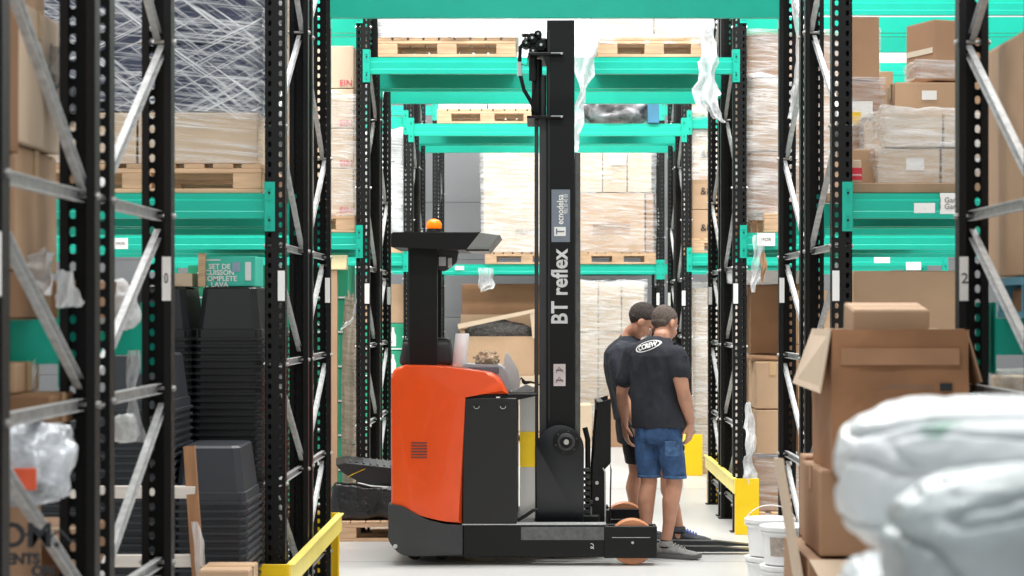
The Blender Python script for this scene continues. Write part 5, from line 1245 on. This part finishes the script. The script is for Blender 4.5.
capsule(bm, [(shL, .058), (elL * .5 + shL * .5, .050), (elL, .041), (elL * .6 + wrL * .4, .041), (wrL, .026)])
hand(bm, wrR, (-.05, .05, -1), (-.7, .5, 0), curl=.55, side=1); hand(bm, wrL, (.1, .1, -1), (.8, .3, 0), curl=.5, side=-1)
for hp, kn, an in ((hpR, knR, anR), (hpL, knL, anL)):
    capsule(bm, [(hp, .066), (hp * .5 + kn * .5, .066), (kn, .056), (kn * .72 + an * .28 - f1 * .018 + Vector((0, 0, 0)), .060), (kn * .35 + an * .65, .043), (an, .035), (an - Vector((0, 0, .04)), .036)])
b1 = skin_obj('body', fin(bm), SKIN, P1, .0065, 3)
MHl = inv @ MH; eyes(MHl, b1, 1.05); hair(MHl, P1, HAIRS, s=1.05, thick=.001, low=-.035)
bm = BM()
torso(bm, [((.822, 13.43, .865), .186, .145, r1), ((.815, 13.43, .95), .180, .142, r1), ((.80, 13.45, 1.10), .178, .135, r1), ((.793, 13.46, 1.25), .180, .125, r1), ((.79, 13.46, 1.35), .188, .12, r1), ((.795, 13.47, 1.41), .165, .10, r1), ((.81, 13.48, 1.452), .105, .08, r1), ((.825, 13.485, 1.475), .072, .068, r1)])
capsule(bm, [(shR - r1 * .05 + Vector((0, 0, .01)), .075), (shR, .078), (shR * .75 + elR * .25, .074), (shR * .50 + elR * .50, .074)]); capsule(bm, [(shL + r1 * .05 + Vector((0, 0, .01)), .075), (shL, .080), (shL * .55 + elL * .45, .074), (shL * .36 + elL * .64, .070)])
t1 = skin_obj('tshirt', fin(bm), SHIRT, P1, .008, 5, disp=.02, dscale=7, seed=3)
bm = BM()
torso(bm, [((.812, 13.40, .765), .13, .10, r1), ((.812, 13.41, .80), .155, .122, r1), ((.812, 13.42, .885), .155, .120, r1)])
for hp, kn in ((hpR, knR), (hpL, knL)):
    e = kn + Vector((0, 0, .045)); q = hp - Vector((0, 0, .04))
    rings = [(q + (e - q) * t_, .088 - .010 * t_) for t_ in (0, .3, .6, .9, 1.0)]
    add_ring_loft(bm, [circle(c, rr, (0, 0, 1), 22) for c, rr in rings])
s1 = skin_obj('denim_shorts', fin(bm), DENIM, P1, .008, 3, disp=.009, dscale=11, seed=5)
bm = BM(); pkt = Vector((.892, 13.262, .745))
add_box(bm, -.052, .052, -.003, .003, -.055, .045, bevel=.002, mtx=inv @ Matrix.Translation(pkt - Vector((0, .012, 0))) @ Matrix.Rotation(.35, 4, 'Z')); obj('back_pocket', bm, mat('faded_denim', (62, 92, 130), .85, var=.25, scale=30), s1)
for hp, kn in ((hpR, knR), (hpL, knL)):
    bm = BM(); c = kn + Vector((0, 0, .05)); add_ring_loft(bm, [circle(c + Vector((0, 0, -.012)), .079, (0, 0, 1), 22), circle(c + Vector((0, 0, .0)), .083, (0, 0, 1), 22), circle(c + Vector((0, 0, .006)), .079, (0, 0, 1), 22)]); obj('rolled_hem', fin(bm), mat('faded_denim', (74, 106, 144)), s1, smooth=True)
GSH = mat('grey_suede', (140, 140, 138), .8, var=.1, scale=30); GSO = mat('dark_grey_rubber', (88, 88, 88), .7); LCE = mat('grey_laces', (170, 168, 164), .8)
fR = Vector((1.02, -.02, 0)).normalized()
def shoe_l(P, inv_, *a, **k):
    o = shoe(P, *a, **k)
    for q in [o] + list(o.children): q.data.transform(inv_)
    return o
shoe_l(P1, inv, anR, (.80, 13.44), (1.085, 13.285), GSH, GSO, LCE); shoe_l(P1, inv, anL, (.655, 13.43), (.955, 13.465), GSH, GSO, LCE)
for an in (anR, anL):
    bm = BM(); add_cyl(bm, an + Vector((0, 0, -.03)), an + Vector((0, 0, .022)), .041, .040, 18); obj('sock', fin(bm), mat('black_sock', (24, 24, 26), .9), P1, smooth='auto')
# oval logo on the upper back, projected onto the shirt surface
def on_back(o, me_src, nrm, off=.004):
    """lays a flat mesh on the shirt along -nrm"""
    from mathutils.bvhtree import BVHTree
    bv = BVHTree.FromPolygons([v.co for v in me_src.vertices], [p.vertices[:] for p in me_src.polygons])
    for v in o.data.vertices:
        hit = bv.ray_cast(v.co + nrm * .5, -nrm)
        if hit[0] is not None: v.co = hit[0] + nrm * (off + v.co_extra if False else off)
c0 = Vector((X(641, 13.32), 13.32, Z(345, 13.32))) - Vector((.85, 13.4, 0)); nb = Vector((-.55, -.83, .1)).normalized()
rr = Vector((.83, -.55, 0)).normalized()
LM = Matrix(((rr.x, 0, nb.x, c0.x), (rr.y, 0, nb.y, c0.y), (rr.z, 1, nb.z, c0.z), (0, 0, 0, 1))) @ Matrix.Rotation(.30, 4, 'Z')
bm = BM(); n = 40; rad = (.094, .036)
def OV(k, i): a = 2 * math.pi * i / n; return Vector((rad[0] * k * math.cos(a), rad[1] * k * math.sin(a), 0))
vs_ = [[bm.verts.new(LM @ OV(k, i)) for i in range(n)] for k in (1.0, .88)]
for i in range(n): bm.faces.new((vs_[0][i], vs_[0][(i + 1) % n], vs_[1][(i + 1) % n], vs_[1][i]))
ring_o = obj('shirt_logo_ring', bm, PAPER, t1); on_back(ring_o, t1.data, nb, .0035)
lt = text('shirt_logo_letters', 'CCREW', .050, PAPER, LM, t1, extrude=0, bold=.002, sx=.78); on_back(lt, t1.data, nb, .0042)

# --- the man behind, leaning forward, black shorts, blue laces ----------------
P2 = thing('person', 'person leaning forward beyond the other, dark hair, plain dark t-shirt, black shorts', 'person', (.66, 14.4, 0))
inv2 = Matrix.Translation((-.66, -14.4, 0)); inv = inv2
f2 = Vector((.97, .1, 0)).normalized(); r2 = Vector((.35, -.94, 0)).normalized()
hd = Vector((.745, 14.30, 1.578)); nk = Vector((.665, 14.36, 1.475))
shR, shL = Vector((.585, 14.20, 1.35)), Vector((.68, 14.54, 1.35)); hpR, hpL = Vector((.70, 14.36, .84)), Vector((.69, 14.53, .84))
elR, wrR = Vector((.60, 14.08, 1.06)), Vector((.685, 14.05, .86)); elL, wrL = Vector((.80, 14.60, 1.10)), Vector((.98, 14.5, 1.0))
knR, anR = Vector((.93, 14.27, .49)), Vector((1.01, 14.26, .10)); knL, anL = Vector((.72, 14.52, .48)), Vector((.705, 14.53, .10))
bm = BM(); MH = head(bm, hd, (.75, .08, -.7), (.6, 0, .8), 1.05)
capsule(bm, [(nk - Vector((.02, 0, .06)), .064), (nk + Vector((.01, 0, .02)), .056), (hd + Vector((-.03, 0, -.05)), .055)])
torso(bm, [((.695, 14.44, .80), .10, .08, r2), ((.68, 14.44, .95), .115, .085, r2), ((.64, 14.40, 1.15), .125, .085, r2), ((.62, 14.38, 1.30), .14, .09, r2), ((.635, 14.37, 1.38), .11, .075, r2), ((.655, 14.365, 1.45), .065, .06, r2)])
for s_, e_, w_ in ((shR, elR, wrR), (shL, elL, wrL)): capsule(bm, [(s_, .056), (e_ * .5 + s_ * .5, .048), (e_, .040), (e_ * .6 + w_ * .4, .040), (w_, .026)])
hand(bm, wrR, (.25, 0, -1), (.8, .5, 0), curl=.5, side=1); hand(bm, wrL, (.9, -.1, -.4), (0, 0, -1), curl=.6, side=-1)
for hp, kn, an in ((hpR, knR, anR), (hpL, knL, anL)):
    capsule(bm, [(hp, .066), (hp * .5 + kn * .5, .064), (kn, .055), (kn * .72 + an * .28 - f2 * .02, .057), (kn * .35 + an * .65, .042), (an, .034), (an - Vector((0, 0, .04)), .035)])
b2 = skin_obj('body', fin(bm), SKIN, P2, .0065, 3); MHl = inv @ MH; eyes(MHl, b2, 1.05); hair(MHl, P2, HAIR, s=1.05, thick=.007, low=-.03)
bm = BM()
torso(bm, [((.70, 14.44, .87), .160, .128, r2), ((.68, 14.44, .97), .155, .125, r2), ((.645, 14.41, 1.12), .160, .125, r2), ((.62, 14.385, 1.26), .178, .13, r2), ((.62, 14.375, 1.35), .178, .12, r2), ((.635, 14.37, 1.41), .15, .10, r2), ((.652, 14.365, 1.455), .095, .078, r2), ((.662, 14.36, 1.475), .070, .066, r2)])
for s_, e_ in ((shR, elR), (shL, elL)): capsule(bm, [(s_ * .8 + nk * .2, .070), (s_, .076), (s_ * .55 + e_ * .45, .072), (s_ * .36 + e_ * .64, .068)])
skin_obj('tshirt', fin(bm), SHIRTN, P2, .008, 5, disp=.02, dscale=7, seed=13)
bm = BM(); torso(bm, [((.695, 14.44, .70), .13, .11, r2), ((.695, 14.44, .80), .15, .12, r2), ((.69, 14.44, .89), .148, .117, r2)])
for hp, kn in ((hpR, knR), (hpL, knL)):
    q = hp - Vector((0, 0, .03)); e = hp * .18 + kn * .82; add_ring_loft(bm, [circle(q + (e - q) * t_, .092 - .014 * t_, (0, 0, 1), 22) for t_ in (0, .33, .66, 1.0)])
skin_obj('black_shorts', fin(bm), mat('black_shorts_cloth', (30, 30, 34), .85, var=.1), P2, .008, 3, disp=.008, dscale=10, seed=7)
DSH = mat('charcoal_suede', (58, 62, 68), .8, var=.1, scale=30); BLC = mat('bright_blue_laces', (40, 80, 190), .7)
shoe_l(P2, inv, anR, (.955, 14.30), (1.225, 14.175), DSH, GSO, BLC); shoe_l(P2, inv, anL, (.645, 14.535), (.93, 14.535), DSH, GSO, BLC)
for an in (anR, anL):
    bm = BM(); add_cyl(bm, an + Vector((0, 0, -.03)), an + Vector((0, 0, .02)), .040, .039, 18); obj('sock', fin(bm), MATS['black_sock'], P2, smooth='auto')

# ---------------------------------------------------------------- light
w = bpy.data.worlds.new('hall_daylight'); SC.world = w; w.use_nodes = True
bg = w.node_tree.nodes['Background']; bg.inputs['Color'].default_value = (0.97, 0.985, 1.0, 1); bg.inputs['Strength'].default_value = 0.62
def lamp(name, x, y, z, sx, sy, e, label):
    l = bpy.data.lights.new(name, 'AREA'); l.shape = 'RECTANGLE'; l.size = sx; l.size_y = sy; l.energy = e; l.color = (1, .985, .96)
    o = bpy.data.objects.new(name, l); COL.objects.link(o); o.location = (x, y, z)
    return o
lamp('aisle_lamp', .1, 8.4, 10.5, 8, .9, 760, '')
lamp('aisle_lamp', .1, 13.6, 7.4, 8, .9, 800, '')
lamp('aisle_lamp', .1, 18.7, 7.4, 8, .9, 780, '')
lamp('aisle_lamp', .1, 23.9, 7.4, 8, .9, 750, '')
lamp('aisle_lamp', .1, 2.6, 7.4, 8, 1.2, 300, '')

# ---------------------------------------------------------------- camera
cam = bpy.data.cameras.new('camera'); co_ = bpy.data.objects.new('camera', cam); COL.objects.link(co_)
cam.sensor_width = 36.0; cam.sensor_fit = 'HORIZONTAL'; cam.lens = F / 1024 * 36.0
cam.shift_x = (512 - VX) / 1024; cam.shift_y = (VY - 288) / 1024
co_.location = (0, 0, CH); co_.rotation_euler = (math.pi / 2, 0, 0)
cam.dof.use_dof = True; cam.dof.focus_distance = 13.6; cam.dof.aperture_fstop = 4.5
cam.clip_end = 100
SC.camera = co_
SC.view_settings.view_transform = 'Standard'; SC.view_settings.look = 'None'
SC.view_settings.exposure = 0.0; SC.view_settings.gamma = 1.0; SC.view_settings.use_curve_mapping = False
